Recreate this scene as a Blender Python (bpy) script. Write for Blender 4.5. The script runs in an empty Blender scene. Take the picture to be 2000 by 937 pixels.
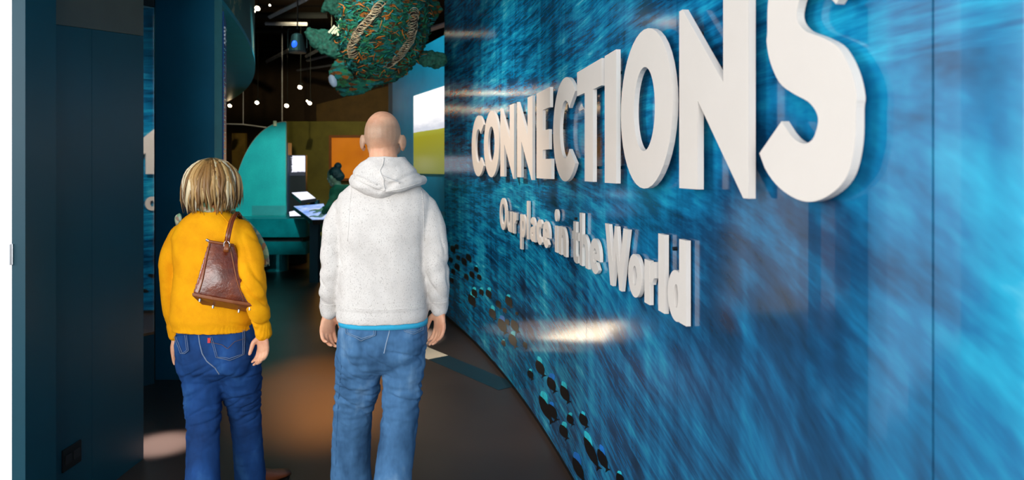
import bpy, bmesh, math, random
import numpy as np
from mathutils import Vector, Matrix, noise
from mathutils.bvhtree import BVHTree
random.seed(7)
sc = bpy.context.scene
col = sc.collection
pi = math.pi
# ------------------------------------------------------------------ camera
F = 1333.33; HY = 330.0; EH = 1.57          # focal length in px, horizon row, eye height
cd = bpy.data.cameras.new('camera'); cam = bpy.data.objects.new('camera', cd); col.objects.link(cam)
cam.location = (0, 0, EH); cam.rotation_euler = (pi/2, 0, 0)
cd.sensor_width = 36; cd.lens = 24; cd.shift_y = -(468.5-HY)/2000
cd.clip_start = 0.05
cd.dof.use_dof = True; cd.dof.focus_distance = 3.0; cd.dof.aperture_fstop = 3.2
sc.camera = cam
# ------------------------------------------------------------------ world, light, exposure
wd = bpy.data.worlds.new('world'); sc.world = wd; wd.use_nodes = True
bg = wd.node_tree.nodes['Background']; bg.inputs[0].default_value = (.93, .97, 1, 1); bg.inputs[1].default_value = 1.0
sc.view_settings.view_transform = 'Standard'; sc.view_settings.look = 'None'
sc.view_settings.exposure = 0.2; sc.view_settings.gamma = 1.0; sc.view_settings.use_curve_mapping = False
sc.cycles.max_bounces = 6
def area(name, loc, target, sx, sy, power, color=(1, 1, 1)):
    l = bpy.data.lights.new(name, 'AREA'); l.shape = 'RECTANGLE'; l.size = sx; l.size_y = sy; l.energy = power; l.color = color
    o = bpy.data.objects.new(name, l); col.objects.link(o); o.location = loc
    o.rotation_euler = (Vector(target)-Vector(loc)).to_track_quat('-Z', 'Y').to_euler(); return o
def spot(name, loc, target, power, ang, blend=.5, color=(1, 1, 1), r=.04):
    l = bpy.data.lights.new(name, 'SPOT'); l.energy = power; l.spot_size = math.radians(ang); l.spot_blend = blend; l.color = color; l.shadow_soft_size = r
    o = bpy.data.objects.new(name, l); col.objects.link(o); o.location = loc
    o.rotation_euler = (Vector(target)-Vector(loc)).to_track_quat('-Z', 'Y').to_euler(); return o
area('window_daylight_rear', (-1.6, -4.6, 2.3), (-.6, 3, 1.1), 5.0, 3.0, 340, (1, .98, .95))
area('window_daylight_side', (-6.7, .3, 2.6), (.6, 2.0, 1.3), 2.6, 2.2, 150, (.97, .98, 1))
spot('spot_sign_far', (-2.3, 4.1, 3.95), (-.1, 5.2, .9), 560, 62, .8, (1, .86, .74), .06)
spot('spot_sign_near', (-1.9, 2.2, 3.7), (.45, 2.3, 1.4), 60, 60, .8, (1, .95, .9), .06)
# ------------------------------------------------------------------ helpers
def lin(h):
    h = h.lstrip('#'); v = [int(h[i:i+2], 16)/255 for i in (0, 2, 4)]
    return tuple(x/12.92 if x <= .04045 else ((x+.055)/1.055)**2.4 for x in v)+(1,)
def W(px, py, d): return Vector(((px-1000)/F*d, d, EH-(py-HY)/F*d))
def newmat(name):
    m = bpy.data.materials.new(name); m.use_nodes = True; nt = m.node_tree
    return m, nt, nt.nodes['Principled BSDF']
def nd(nt, t, **kw):
    n = nt.nodes.new(t)
    for k, v in kw.items(): setattr(n, k, v)
    return n
def mth(nt, op, a, b=None, c=None):
    n = nt.nodes.new('ShaderNodeMath'); n.operation = op
    for i, v in enumerate((a, b, c)):
        if v is None: continue
        if isinstance(v, (int, float)): n.inputs[i].default_value = v
        else: nt.links.new(v, n.inputs[i])
    return n.outputs[0]
def ramp(nt, fac, stops):
    r = nt.nodes.new('ShaderNodeValToRGB'); cr = r.color_ramp
    while len(cr.elements) < len(stops): cr.elements.new(.5)
    for e, (p, c) in zip(cr.elements, stops): e.position = p; e.color = c
    nt.links.new(fac, r.inputs[0]); return r.outputs[0]
def noi(nt, vec, scale=1, detail=4, rough=.6):
    n = nt.nodes.new('ShaderNodeTexNoise'); n.inputs['Scale'].default_value = scale; n.inputs['Detail'].default_value = detail; n.inputs['Roughness'].default_value = rough
    if vec is not None: nt.links.new(vec, n.inputs['Vector'])
    return n.outputs['Fac']
def mapv(nt, vec, sc3, rot=(0, 0, 0)):
    n = nt.nodes.new('ShaderNodeMapping'); n.inputs['Scale'].default_value = sc3; n.inputs['Rotation'].default_value = rot
    nt.links.new(vec, n.inputs['Vector']); return n.outputs[0]
def objc(nt): return nd(nt, 'ShaderNodeTexCoord').outputs['Object']
def bump(nt, b, h, strength=.3, dist=.002):
    n = nt.nodes.new('ShaderNodeBump'); n.inputs['Strength'].default_value = strength; n.inputs['Distance'].default_value = dist
    nt.links.new(h, n.inputs['Height']); nt.links.new(n.outputs[0], b.inputs['Normal'])
def simple(name, c, rough=.5, metal=0, var=.12, vs=6, bmp=0, bs=200, spec=.5, coat=0):
    """procedural paint: base colour with a soft noise variation and optional grain"""
    m, nt, b = newmat(name); c = lin(c) if isinstance(c, str) else c
    lo = tuple(x*(1-var) for x in c[:3])+(1,); hi = tuple(min(1, x*(1+var)) for x in c[:3])+(1,)
    oc = objc(nt); f = noi(nt, oc, vs)
    nt.links.new(ramp(nt, f, [(.3, lo), (.7, hi)]), b.inputs['Base Color'])
    b.inputs['Roughness'].default_value = rough; b.inputs['Metallic'].default_value = metal; b.inputs['Specular IOR Level'].default_value = spec
    b.inputs['Coat Weight'].default_value = coat
    if bmp: bump(nt, b, noi(nt, oc, bs, 2), bmp)
    return m
def emit(name, c, s, base=(.02, .02, .02, 1)):
    m, nt, b = newmat(name); b.inputs['Base Color'].default_value = base
    b.inputs['Emission Color'].default_value = lin(c) if isinstance(c, str) else c; b.inputs['Emission Strength'].default_value = s
    return m
class MB:
    """collects raw geometry in world coordinates"""
    def __init__(s): s.v = []; s.f = []
    def add(s, vs, fs):
        o = len(s.v); s.v += [tuple(v) for v in vs]; s.f += [tuple(i+o for i in f) for f in fs]; return s
    def box(s, a, b):
        x0, y0, z0 = a; x1, y1, z1 = b
        return s.add([(x0,y0,z0),(x1,y0,z0),(x1,y1,z0),(x0,y1,z0),(x0,y0,z1),(x1,y0,z1),(x1,y1,z1),(x0,y1,z1)],
                     [(0,3,2,1),(4,5,6,7),(0,1,5,4),(1,2,6,5),(2,3,7,6),(3,0,4,7)])
    def prism(s, poly, vec):
        """extrude a planar world polygon by vec"""
        n = len(poly); vec = Vector(vec); p = [Vector(q) for q in poly]
        return s.add(p+[q+vec for q in p], [tuple(range(n-1, -1, -1)), tuple(range(n, 2*n))]+[(i, (i+1) % n, n+(i+1) % n, n+i) for i in range(n)])
    def strip(s, outer, inner, vec, closed=True):
        n = len(outer); vec = Vector(vec); o = [Vector(q) for q in outer]; i_ = [Vector(q) for q in inner]
        vs = o+i_+[q+vec for q in o]+[q+vec for q in i_]; fs = []
        for k in range(n if closed else n-1):
            j = (k+1) % n
            fs += [(k, n+k, n+j, j), (2*n+k, 2*n+j, 3*n+j, 3*n+k), (k, j, 2*n+j, 2*n+k), (n+k, 3*n+k, 3*n+j, n+j)]
        if not closed:
            for k in (0, n-1): fs.append((k, n+k, 3*n+k, 2*n+k))
        return s.add(vs, fs)
    def rings(s, R, closed_ring=True, caps=True):
        n = len(R[0]); vs = [p for r in R for p in r]; fs = []
        for a in range(len(R)-1):
            for k in range(n if closed_ring else n-1):
                j = (k+1) % n; fs.append((a*n+k, a*n+j, (a+1)*n+j, (a+1)*n+k))
        if caps: fs += [tuple(range(n-1, -1, -1)), tuple(range((len(R)-1)*n, len(R)*n))]
        return s.add(vs, fs)
    def tube(s, pts, rad, n=10, flat=1.0, up=None, caps=True):
        """tube along pts; rad scalar/list; flat squeezes the second axis"""
        P = [Vector(p) for p in pts]; m = len(P)
        rr = rad if isinstance(rad, (list, tuple)) else [rad]*m
        R = []; prev = None
        for i in range(m):
            t = (P[min(i+1, m-1)]-P[max(i-1, 0)]).normalized()
            if prev is None:
                u = Vector(up) if up is not None else (Vector((0, 0, 1)) if abs(t.z) < .9 else Vector((1, 0, 0)))
                a = (u-t*u.dot(t)).normalized()
            else: a = (prev-t*prev.dot(t)).normalized()
            prev = a; b = t.cross(a); r = rr[i]; ra, rb = (r if isinstance(r, tuple) else (r, r*flat))
            R.append([P[i]+a*ra*math.cos(2*pi*k/n)+b*rb*math.sin(2*pi*k/n) for k in range(n)])
        return s.rings(R, True, caps)
    def limb(s, pts, rad, n=14, sub=4, up=None, flat=1.0):
        """smooth tube through the points with hemispherical ends"""
        P = [Vector(p) for p in pts]; rr = [r if isinstance(r, tuple) else (r, r*flat) for r in rad]
        Q = []; q = []
        for i in range(len(P)-1):
            p0 = P[max(i-1, 0)]; p1 = P[i]; p2 = P[i+1]; p3 = P[min(i+2, len(P)-1)]
            for k in range(sub):
                t = k/sub
                Q.append(.5*((2*p1)+(p2-p0)*t+(2*p0-5*p1+4*p2-p3)*t*t+(3*p1-p0-3*p2+p3)*t**3))
                e = t*t*(3-2*t); q.append((rr[i][0]*(1-e)+rr[i+1][0]*e, rr[i][1]*(1-e)+rr[i+1][1]*e))
        Q.append(P[-1]); q.append(rr[-1])
        d0 = (Q[0]-Q[1]).normalized(); d1 = (Q[-1]-Q[-2]).normalized()
        r0 = min(q[0]); r1 = min(q[-1])
        pre = [(Q[0]+d0*r0*c, (q[0][0]*w, q[0][1]*w)) for c, w in ((.98, .15), (.8, .6), (.45, .89))]
        post = [(Q[-1]+d1*r1*c, (q[-1][0]*w, q[-1][1]*w)) for c, w in ((.45, .89), (.8, .6), (.98, .15))]
        A = [a for a, _ in pre]+Q+[a for a, _ in post]; B = [b for _, b in pre]+q+[b for _, b in post]
        return s.tube(A, B, n, up=up)
    def ell(s, c, r, n=20, m=12, rot=None):
        c = Vector(c); R = []
        for i in range(1, m):
            a = pi*i/m; ring = []
            for k in range(n):
                v = Vector((r[0]*math.sin(a)*math.cos(2*pi*k/n), r[1]*math.sin(a)*math.sin(2*pi*k/n), r[2]*math.cos(a)))
                ring.append(c+(rot @ v if rot else v))
            R.append(ring[::-1])
        return s.rings(R)
    def hloft(s, rows, n=40, p=2.3):
        """horizontal superellipse rings: (cx, cy, z, rx, ry)"""
        R = []
        for cx, cy, z, rx, ry in rows:
            ring = []
            for k in range(n):
                a = 2*pi*k/n; ca = math.cos(a); sa = math.sin(a)
                ring.append((cx+rx*math.copysign(abs(ca)**(2/p), ca), cy+ry*math.copysign(abs(sa)**(2/p), sa), z))
            R.append(ring)
        return s.rings(R)
    def mesh(s, name, off=(0, 0, 0)):
        me = bpy.data.meshes.new(name); o = Vector(off)
        me.from_pydata([tuple(Vector(v)-o) for v in s.v], [], s.f); me.update()
        bm = bmesh.new(); bm.from_mesh(me); bmesh.ops.recalc_face_normals(bm, faces=bm.faces); bm.to_mesh(me); bm.free()
        return me
def wloc(o):
    l = Vector((0, 0, 0))
    while o: l += o.location; o = o.parent
    return l
def obj(name, g, m, parent=None, smooth=False, loc=None, bevel=0):
    """g: MB or mesh (world coordinates). Linked as one mesh object under parent (or with its origin at loc)"""
    org = wloc(parent) if parent else Vector(loc or (0, 0, 0))
    if isinstance(g, MB): me = g.mesh(name, org)
    else:
        me = g
        if org.length: me.transform(Matrix.Translation(-org))
    if bevel:
        bm = bmesh.new(); bm.from_mesh(me); bmesh.ops.bevel(bm, geom=[e for e in bm.edges if e.calc_face_angle(0) > .5], offset=bevel, segments=2, affect='EDGES', profile=.6); bm.to_mesh(me); bm.free()
    if smooth: me.shade_smooth()
    if m: me.materials.append(m)
    o = bpy.data.objects.new(name, me); col.objects.link(o)
    if parent: o.parent = parent
    else: o.location = org
    return o
def tag(o, label, cat, group=None):
    o['label'] = label; o['category'] = cat
    if group: o['group'] = group
    return o
def thing(name, label, cat, loc, group=None):
    o = bpy.data.objects.new(name, None); o.empty_display_size = .1; col.objects.link(o); o.location = loc
    return tag(o, label, cat, group)
def struct(name, g, m, parent=None, **k):
    o = obj(name, g, m, parent, **k)
    if not parent: o['kind'] = 'structure'
    return o
def remesh(mb, vox, smooth=4, fold=None):
    """fuse overlapping closed shapes into one continuous surface"""
    me = mb.mesh('tmp'); o = bpy.data.objects.new('tmp', me); col.objects.link(o)
    r = o.modifiers.new('r', 'REMESH'); r.mode = 'VOXEL'; r.voxel_size = vox
    if smooth: s = o.modifiers.new('s', 'SMOOTH'); s.factor = .5; s.iterations = smooth
    dg = bpy.context.evaluated_depsgraph_get(); dg.update()
    out = bpy.data.meshes.new_from_object(o.evaluated_get(dg))
    bpy.data.objects.remove(o); bpy.data.meshes.remove(me)
    if fold:
        n = len(out.vertices); co = np.empty(n*3); no = np.empty(n*3)
        out.vertices.foreach_get('co', co); out.vertices.foreach_get('normal', no)
        co = co.reshape(-1, 3); no = no.reshape(-1, 3)
        d = np.array([fold(c) for c in co.tolist()])
        out.vertices.foreach_set('co', (co+no*d[:, None]).ravel()); out.update()
    return out
def bvh(me):
    bm = bmesh.new(); bm.from_mesh(me); t = BVHTree.FromBMesh(bm); bm.free(); return t
CAMP = Vector((0, 0, EH))
def hitp(t, px, py, off=.002):
    d = (W(px, py, 1)-CAMP).normalized(); h = t.ray_cast(CAMP, d)
    return None if h[0] is None else h[0]+h[1]*off
def seam(t, pts, r=.0022, off=.001, per=6):
    """thin cord lying on a cloth surface"""
    P = []
    for (a, b), (c, d) in zip(pts[:-1], pts[1:]):
        for k in range(per):
            h = hitp(t, a+(c-a)*k/per, b+(d-b)*k/per, off)
            if h: P.append(h)
    h = hitp(t, *pts[-1], off)
    if h: P.append(h)
    return MB().tube(P, r, 6) if len(P) > 1 else MB()
def patch(t, quad, off=.004, n=10, notch=0):
    """cloth patch lying on a surface; quad TL TR BR BL in px, notch lowers the middle of the bottom edge"""
    (ax, ay), (bx, by), (cx, cy), (dx, dy) = quad; g = MB(); vs = []
    for i in range(n+1):
        for j in range(n+1):
            u = j/n; v = i/n
            x = (ax+(bx-ax)*u)*(1-v)+(dx+(cx-dx)*u)*v; y = (ay+(by-ay)*u)*(1-v)+(dy+(cy-dy)*u)*v+notch*v*(1-abs(2*u-1))
            h = hitp(t, x, y, off)
            vs.append(h if h else (vs[-1] if vs else W(x, y, 3)))
    m = len(vs); back = [Vector(v)+Vector((0, .006, 0)) for v in vs]; N = n+1
    fs = [(i*N+j, i*N+j+1, (i+1)*N+j+1, (i+1)*N+j) for i in range(n) for j in range(n)]
    fs += [tuple(k+m for k in f[::-1]) for f in fs]
    rim = [j for j in range(N)]+[i*N+n for i in range(1, N)]+[n*N+j for j in range(n-1, -1, -1)]+[i*N for i in range(n-1, 0, -1)]
    for a, b in zip(rim, rim[1:]+rim[:1]): fs.append((a, b, b+m, a+m))
    return g.add(vs+back, fs)
# ------------------------------------------------------------------ the curved mural wall: its plan curve
def wx(z): return .394-.14*(z-2.9)-.026*max(0, z-2.9)**2+.35*max(0, 1.4-max(z, .4))**2+(.84*(.4-z) if z < .4 else 0)
def wslope(z): return (wx(z+1e-3)-wx(z-1e-3))/2e-3
def off(z, d=0):
    s = wslope(z); l = math.hypot(1, s); return Vector((wx(z)-d/l, z+s*d/l))
def wall_at(px, d=.0):
    u = (px-1000)/F; lo, hi = .3, 7.9
    for _ in range(50):
        m = (lo+hi)/2; p = off(m, d)
        if p.x-u*p.y > 0: lo = m
        else: hi = m
    return p, m
def on_wall(px, py, d=.0):
    p, m = wall_at(px, d); return Vector((p.x, p.y, EH-(py-HY)/F*p.y))
WZ = 7.25
def mural_mat():
    m, nt, b = newmat('mural_print'); uv = nd(nt, 'ShaderNodeUVMap').outputs[0]
    sp = nd(nt, 'ShaderNodeSeparateXYZ'); nt.links.new(uv, sp.inputs[0]); s, h = sp.outputs[0], sp.outputs[1]
    low = mth(nt, 'SMOOTH_MIN', mth(nt, 'MAXIMUM', mth(nt, 'SUBTRACT', 1.75, h), 0), .9, .1)
    tilt = mth(nt, 'MULTIPLY', mth(nt, 'MULTIPLY', mth(nt, 'POWER', mth(nt, 'MAXIMUM', s, 0), 2), .021), low)
    warp = noi(nt, mapv(nt, uv, (1.1, 1.6, 1)), 1, 1)
    hp = mth(nt, 'ADD', mth(nt, 'ADD', h, tilt), mth(nt, 'MULTIPLY', mth(nt, 'SUBTRACT', warp, .5), .05))
    cb = nd(nt, 'ShaderNodeCombineXYZ'); nt.links.new(s, cb.inputs[0]); nt.links.new(hp, cb.inputs[1]); v = cb.outputs[0]
    n1 = noi(nt, mapv(nt, v, (1.5, 9, 1)), 1, 3); n2 = noi(nt, mapv(nt, v, (3.4, 34, 1)), 1, 4, .65); n3 = noi(nt, mapv(nt, v, (6, 120, 1)), 1, 3, .7)
    lo_ = noi(nt, mapv(nt, uv, (.8, 1.0, 1)), 1, 2); band = noi(nt, mapv(nt, uv, (5.5, .35, 1)), 1, 3)
    t = mth(nt, 'ADD', mth(nt, 'MULTIPLY', n1, .55), mth(nt, 'MULTIPLY', n2, .55))
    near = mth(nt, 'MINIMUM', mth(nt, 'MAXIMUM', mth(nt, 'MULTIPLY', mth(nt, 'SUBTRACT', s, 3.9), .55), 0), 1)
    low_near = mth(nt, 'MULTIPLY', near, mth(nt, 'MINIMUM', mth(nt, 'MAXIMUM', mth(nt, 'MULTIPLY', mth(nt, 'SUBTRACT', 1.65, h), 1.1), 0), 1))  # darker and greyer towards the low, near end
    t = mth(nt, 'ADD', t, mth(nt, 'MULTIPLY', n3, mth(nt, 'SUBTRACT', .42, mth(nt, 'MULTIPLY', near, .25)))); t = mth(nt, 'ADD', t, mth(nt, 'MULTIPLY', near, .125)); t = mth(nt, 'SUBTRACT', t, mth(nt, 'MULTIPLY', low_near, .12)); t = mth(nt, 'ADD', t, mth(nt, 'MULTIPLY', lo_, .5)); t = mth(nt, 'ADD', t, mth(nt, 'MULTIPLY', band, .42))
    t = mth(nt, 'ADD', mth(nt, 'MULTIPLY', mth(nt, 'SUBTRACT', t, 1.22), 1.75), .46)
    c = ramp(nt, t, [(.0, lin('#02182f')), (.25, lin('#07436c')), (.47, lin('#0d72a3')), (.7, lin('#1fa2c8')), (1, lin('#86dcea'))])
    mx = nd(nt, 'ShaderNodeMix', data_type='RGBA'); nt.links.new(mth(nt, 'MULTIPLY', low_near, .42), mx.inputs[0]); nt.links.new(c, mx.inputs[6]); mx.inputs[7].default_value = lin('#3d5f7d'); c = mx.outputs[2]
    nt.links.new(c, b.inputs['Base Color']); b.inputs['Roughness'].default_value = .12; b.inputs['Specular IOR Level'].default_value = .55
    bump(nt, b, noi(nt, mapv(nt, uv, (2.5, 2.5, 1)), 1, 1), .25, .004)
    return m
M = {}
M['mural'] = mural_mat()
M['letter'] = simple('letter_paint', '#dcd5ce', .38, var=.015)
M['black'] = simple('black_paint', '#07080a', .5)
M['fish'] = simple('fish_ink', '#03060b', .4); M['cyan'] = simple('cyan_ink', '#2fd0e4', .3, var=.25, vs=30); M['blue'] = simple('blue_ink', '#1a7bd6', .3, var=.3, vs=30)
def wallpts(z0, z1, d, n): return [off(z0+(z1-z0)*k/n, d) for k in range(n+1)]
# backing wall
P0 = wallpts(WZ, -2.4, 0, 60); P1 = wallpts(WZ, -2.4, -.16, 60)
g = MB(); R = []
for p, q in zip(P0, P1): R.append([(p.x, p.y, .0), (p.x, p.y, 3.95), (q.x, q.y, 3.95), (q.x, q.y, .0)])
g.rings(R); wall = struct('wall_right', g, simple('seam_grey', '#6f8494', .6)); wall['label'] = 'long curved wall covered with a glossy blue underwater photo mural'
# mural panels
SE = [WZ, 6.25, 5.25, 4.24, 3.161, 2.0645, 1.09, .1, -.95, -2.4]
arc = {}; acc = 0; NS = 400; pz = [WZ+(-2.4-WZ)*k/NS for k in range(NS+1)]; pp = [off(z) for z in pz]; ac = [0]
for a, b in zip(pp[:-1], pp[1:]): ac.append(ac[-1]+(b-a).length)
def arclen(z): return float(np.interp(-z, [-q for q in pz], ac))
for a, b in zip(SE[:-1], SE[1:]):
    n = 24; z0 = a-.0016; z1 = b+.0016
    me_v = []; uvs = []
    for d in (.012, .001):
        for k in range(n+1):
            z = z0+(z1-z0)*k/n; p = off(z, d)
            for hh in (.035, 3.93): me_v.append((p.x, p.y, hh)); uvs.append((arclen(z), hh))
    N2 = 2*(n+1); fs = []
    for k in range(n): fs += [(2*k, 2*k+2, 2*k+3, 2*k+1), (N2+2*k, N2+2*k+1, N2+2*k+3, N2+2*k+2), (2*k, N2+2*k, N2+2*k+2, 2*k+2), (2*k+1, 2*k+3, N2+2*k+3, N2+2*k+1)]
    fs += [(0, 1, N2+1, N2), (2*n, N2+2*n, N2+2*n+1, 2*n+1)]
    me = bpy.data.meshes.new('mural_panel'); me.from_pydata(me_v, [], fs); me.update()
    ul = me.uv_layers.new(name='UVMap')
    for l in me.loops: ul.data[l.index].uv = uvs[l.vertex_index]
    me.materials.append(M['mural']); o = bpy.data.objects.new('mural_panel', me); col.objects.link(o); o.parent = wall
kp = [off(WZ+(-2.4-WZ)*k/60, .006) for k in range(61)]; kq = [off(WZ+(-2.4-WZ)*k/60, .0) for k in range(61)]
obj('kick_strip', MB().strip([(p.x, p.y, .001) for p in kp], [(p.x, p.y, .001) for p in kq], (0, 0, .033), False), M['black'], wall)
# fish printed on the mural: (x, y, length px) with heads up-left
fish = []
for x, y, l, gl in [(57,105,60,0),(85,85,42,0),(97,170,42,0),(178,170,66,0),(42,185,42,0),(143,200,66,0),(90,240,62,0),(60,275,46,0),(235,258,42,1),(160,315,52,0),(203,300,62,0),(258,318,48,0),(50,343,44,0),
      (222,440,62,1),(275,432,46,1),(330,445,62,1),(203,497,88,1),(405,525,66,0),(485,505,82,1),(453,570,42,0),(360,597,78,1),(435,690,105,2),(472,660,50,0),(545,593,28,0),(530,690,102,0),(515,800,96,1),(443,820,42,1),(608,835,52,0)]:
    fish.append((870+x/3.905, 460+y/3.905, l/3.905, gl))
for x, y, l, gl in [(122,243,56,1),(187,200,98,1),(262,307,92,2),(350,370,105,1),(222,470,165,1),(268,490,100,2),(385,540,66,1),(473,545,86,1),(342,620,88,1),(525,760,195,1),(600,805,130,2),(440,870,150,2),(715,935,80,1)]:
    fish.append((1000+x/3.383, 660+y/3.383, l/3.383, gl))
FSH = [(-.5, 0), (-.42, .35), (-.28, .75), (-.08, 1), (.15, .85), (.3, .45), (.38, .22), (.5, .75), (.47, 0), (.5, -.75), (.38, -.22), (.3, -.45), (.15, -.85), (-.08, -1), (-.28, -.75), (-.42, -.35)]
for x, y, l, gl in fish:
    ja, jb_, jc = random.uniform(.45, .75), random.uniform(.35, .6), random.uniform(.5, 1.0)
    for kind in ((1, 0) if gl else (0,)):
        dx, dy = .42, .91
        l *= 1.12; wd_ = min(.18*l+2.0, 8.0)
        def q(u, v, e):
            X = x+u*l*dx+v*wd_*dy; Y = y+u*l*dy-v*wd_*dx
            return on_wall(X, Y, e)
        if kind == 0: P = [(q(u, v, .0126), q(u, v, .0137)) for u, v in FSH]; mt = M['fish']; nm = 'printed_fish'
        else:
            P = [(q(u*ja-.38, v*jb_*(1.3-u*1.4)+jc, .0122), q(u*ja-.38, v*jb_*(1.3-u*1.4)+jc, .0128)) for u, v in FSH[:6]+[(.42, .1)]+FSH[11:]]; mt = M['cyan' if gl == 1 else 'blue']; nm = 'printed_light_patch'
        nn = len(P); g = MB().add([p for p, _ in P]+[p for _, p in P], [tuple(range(nn)), tuple(range(2*nn-1, nn-1, -1))]+[(i, (i+1) % nn, nn+(i+1) % nn, nn+i) for i in range(nn)])
        obj(nm, g, mt, wall)
# ------------------------------------------------------------------ raised lettering
def earc(cx, cy, rx, ry, a0, a1, n=40): return [(cx+rx*math.cos(math.radians(a0+(a1-a0)*k/n)), cy+ry*math.sin(math.radians(a0+(a1-a0)*k/n))) for k in range(n+1)]
def G(ch, w, h, st, xh=0):
    """glyph pieces in metres: ('p', polygon) or ('s', outer, inner, closed)"""
    if ch == 'C': return [('s', earc(.56*w, .5*h, .56*w, .515*h, 41, 319), earc(.568*w, .5*h, .238*w, .285*h, 44, 316), False)]
    if ch == 'O': return [('s', earc(.5*w, .5*h, .5*w, .52*h, 0, 360)[:-1], earc(.5*w, .5*h, .5*w-st, .52*h-st*.82, 0, 360)[:-1], True)]
    if ch == 'N':
        a = .05*h; return [('p', [(0, 0), (0, h), (a, h), (w-st, .53*h), (w-st, h), (w, h), (w, -.025*h), (w-a, -.025*h), (st, .47*h), (st, 0)])]
    if ch == 'E': return [('p', [(0, 0), (0, h), (.92*w, h), (.92*w, .78*h), (.44*w, .78*h), (.44*w, .545*h), (.85*w, .545*h), (.85*w, .325*h), (.44*w, .325*h), (.44*w, .22*h), (w, .22*h), (w, 0)])]
    if ch == 'T': return [('p', [(w*.34, 0), (w*.34, .78*h), (0, .78*h), (0, h), (w, h), (w, .78*h), (w*.68, .78*h), (w*.68, 0)])]
    if ch in 'Il': return [('p', [(0, 0), (0, h), (w, h), (w, 0)])]
    if ch == 'S':
        A = [(.345,.16),(.344,.112),(.336,.075),(.321,.044),(.293,.020),(.25,.001),(.208,-.008),(.17,-.008),(.122,.002),(.07,.023),(.024,.056),(0,.088)]
        B = [(.094,.152),(.122,.128),(.15,.111),(.182,.103),(.208,.110),(.222,.127),(.228,.147),(.219,.165),(.193,.184),(.146,.202),(.096,.225),(.066,.253),(.043,.289),(.032,.325)]
        half = A+B; pl_ = [(x*w/.36, y) for x, y in half+[(.38-x, .504-y) for x, y in half]]; n_ = len(pl_); out = []
        for i in range(n_):
            out.append(pl_[i])
            if i % 26 in (10, 11, 12): continue
            p0, p1, p2, p3 = (np.array(pl_[(i+j) % n_]) for j in (-1, 0, 1, 2))
            for t in (.33, .67): out.append(tuple(.5*((2*p1)+(p2-p0)*t+(2*p0-5*p1+4*p2-p3)*t*t+(3*p1-p0-3*p2+p3)*t**3)))
        return [('p', out)]
    x = xh
    def ringo(cx, cy, rx, ry): return ('s', earc(cx, cy, rx, ry, 0, 360)[:-1], earc(cx, cy, rx-st, ry-st*.8, 0, 360)[:-1], True)
    def stem(x0, y0, y1): return ('p', [(x0, y0), (x0, y1), (x0+st, y1), (x0+st, y0)])
    def arch(x0, x1, top, flip=False):
        rx = (x1-x0)/2; cx = (x0+x1)/2; o = [(x1, 0)]+earc(cx, top-rx, rx, rx, 0, 150, 16); i = [(x1-st, 0)]+earc(cx, top-rx, max(rx-st, .008), max(rx-st*.85, .01), 0, 150, 16)
        if flip: o = [(x1+x0-a, top-b) for a, b in o]; i = [(x1+x0-a, top-b) for a, b in i]
        return ('s', o, i, False)
    if ch == 'o': return [ringo(w/2, x/2, w/2, x*.52)]
    if ch == 'c': return [('s', earc(.56*w, x/2, .56*w, x*.52, 45, 315), earc(.62*w, x/2, max(.56*w-st, .02), x*.52-st*.85, 50, 310), False)]
    if ch == 'e': return [('s', earc(w/2, x/2, w/2, x*.52, -2, 318), earc(w/2, x/2, max(w/2-st, .02), x*.52-st*.82, -2, 318), False), ('p', [(st*.6, x*.40), (st*.6, x*.58), (w-.004, x*.58), (w-.001, x*.40)])]
    if ch == 'u': return [arch(0, w, x, True), stem(w-st, 0, x), ('p', [(0, x*.5), (0, x), (st, x), (st, x*.5)])]
    if ch == 'n': return [stem(0, 0, x), arch(0, w, x*1.02)]
    if ch == 'h': return [stem(0, 0, h), arch(0, w, x*1.02)]
    if ch == 'r': return [stem(0, 0, x), ('s', earc(w*.95, x*.42, w*.75, x*.6, 88, 165, 12), earc(w*.95, x*.42, max(w*.75-st, .02), x*.6-st, 88, 165, 12), False)]
    if ch == 'i': return [stem(w/2-st/2, 0, x*.97), ('p', earc(w/2, x*1.36, w/2, w*.48, 0, 360, 20)[:-1])]
    if ch == 'p': return [stem(0, -.085, x), ringo(w*.53, x/2, w*.47, x*.52)]
    if ch == 'd': return [stem(w-st, 0, h), ringo(w*.47, x/2, w*.47, x*.52)]
    if ch == 'a': return [stem(w-st, 0, x*.7), ('s', earc(w*.47, x*.3, w*.47, x*.32, 0, 360, 30)[:-1], earc(w*.47, x*.3, w*.47-st*.9, x*.32-st*.7, 0, 360, 30)[:-1], True), ('s', earc(w*.5, x*.62, w*.5, x*.40, 0, 150, 20), earc(w*.5, x*.62, w*.5-st, x*.40-st*.75, 0, 150, 20), False)]
    if ch == 't': return [('p', [(w*.2, x*.2), (w*.2, h*.8), (w*.2+st, h*.8), (w*.2+st, x*.3), (w*.2+st*1.25, x*.21), (w*.98, x*.24), (w*.98, x*.02), (w*.7, -x*.02), (w*.4, 0), (w*.25, x*.07)]), ('p', [(0, x*.74), (0, x), (w, x), (w, x*.74)])]
    if ch == 'W': return [('p', [(0, h), (st*.95, h), (w*.34, h*.36), (w*.445, h), (w*.545, h), (w*.66, h*.36), (w-st*.95, h), (w, h), (w*.74, -.01), (w*.635, -.01), (w*.5, h*.56), (w*.355, -.01), (w*.25, -.01)])]
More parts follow.
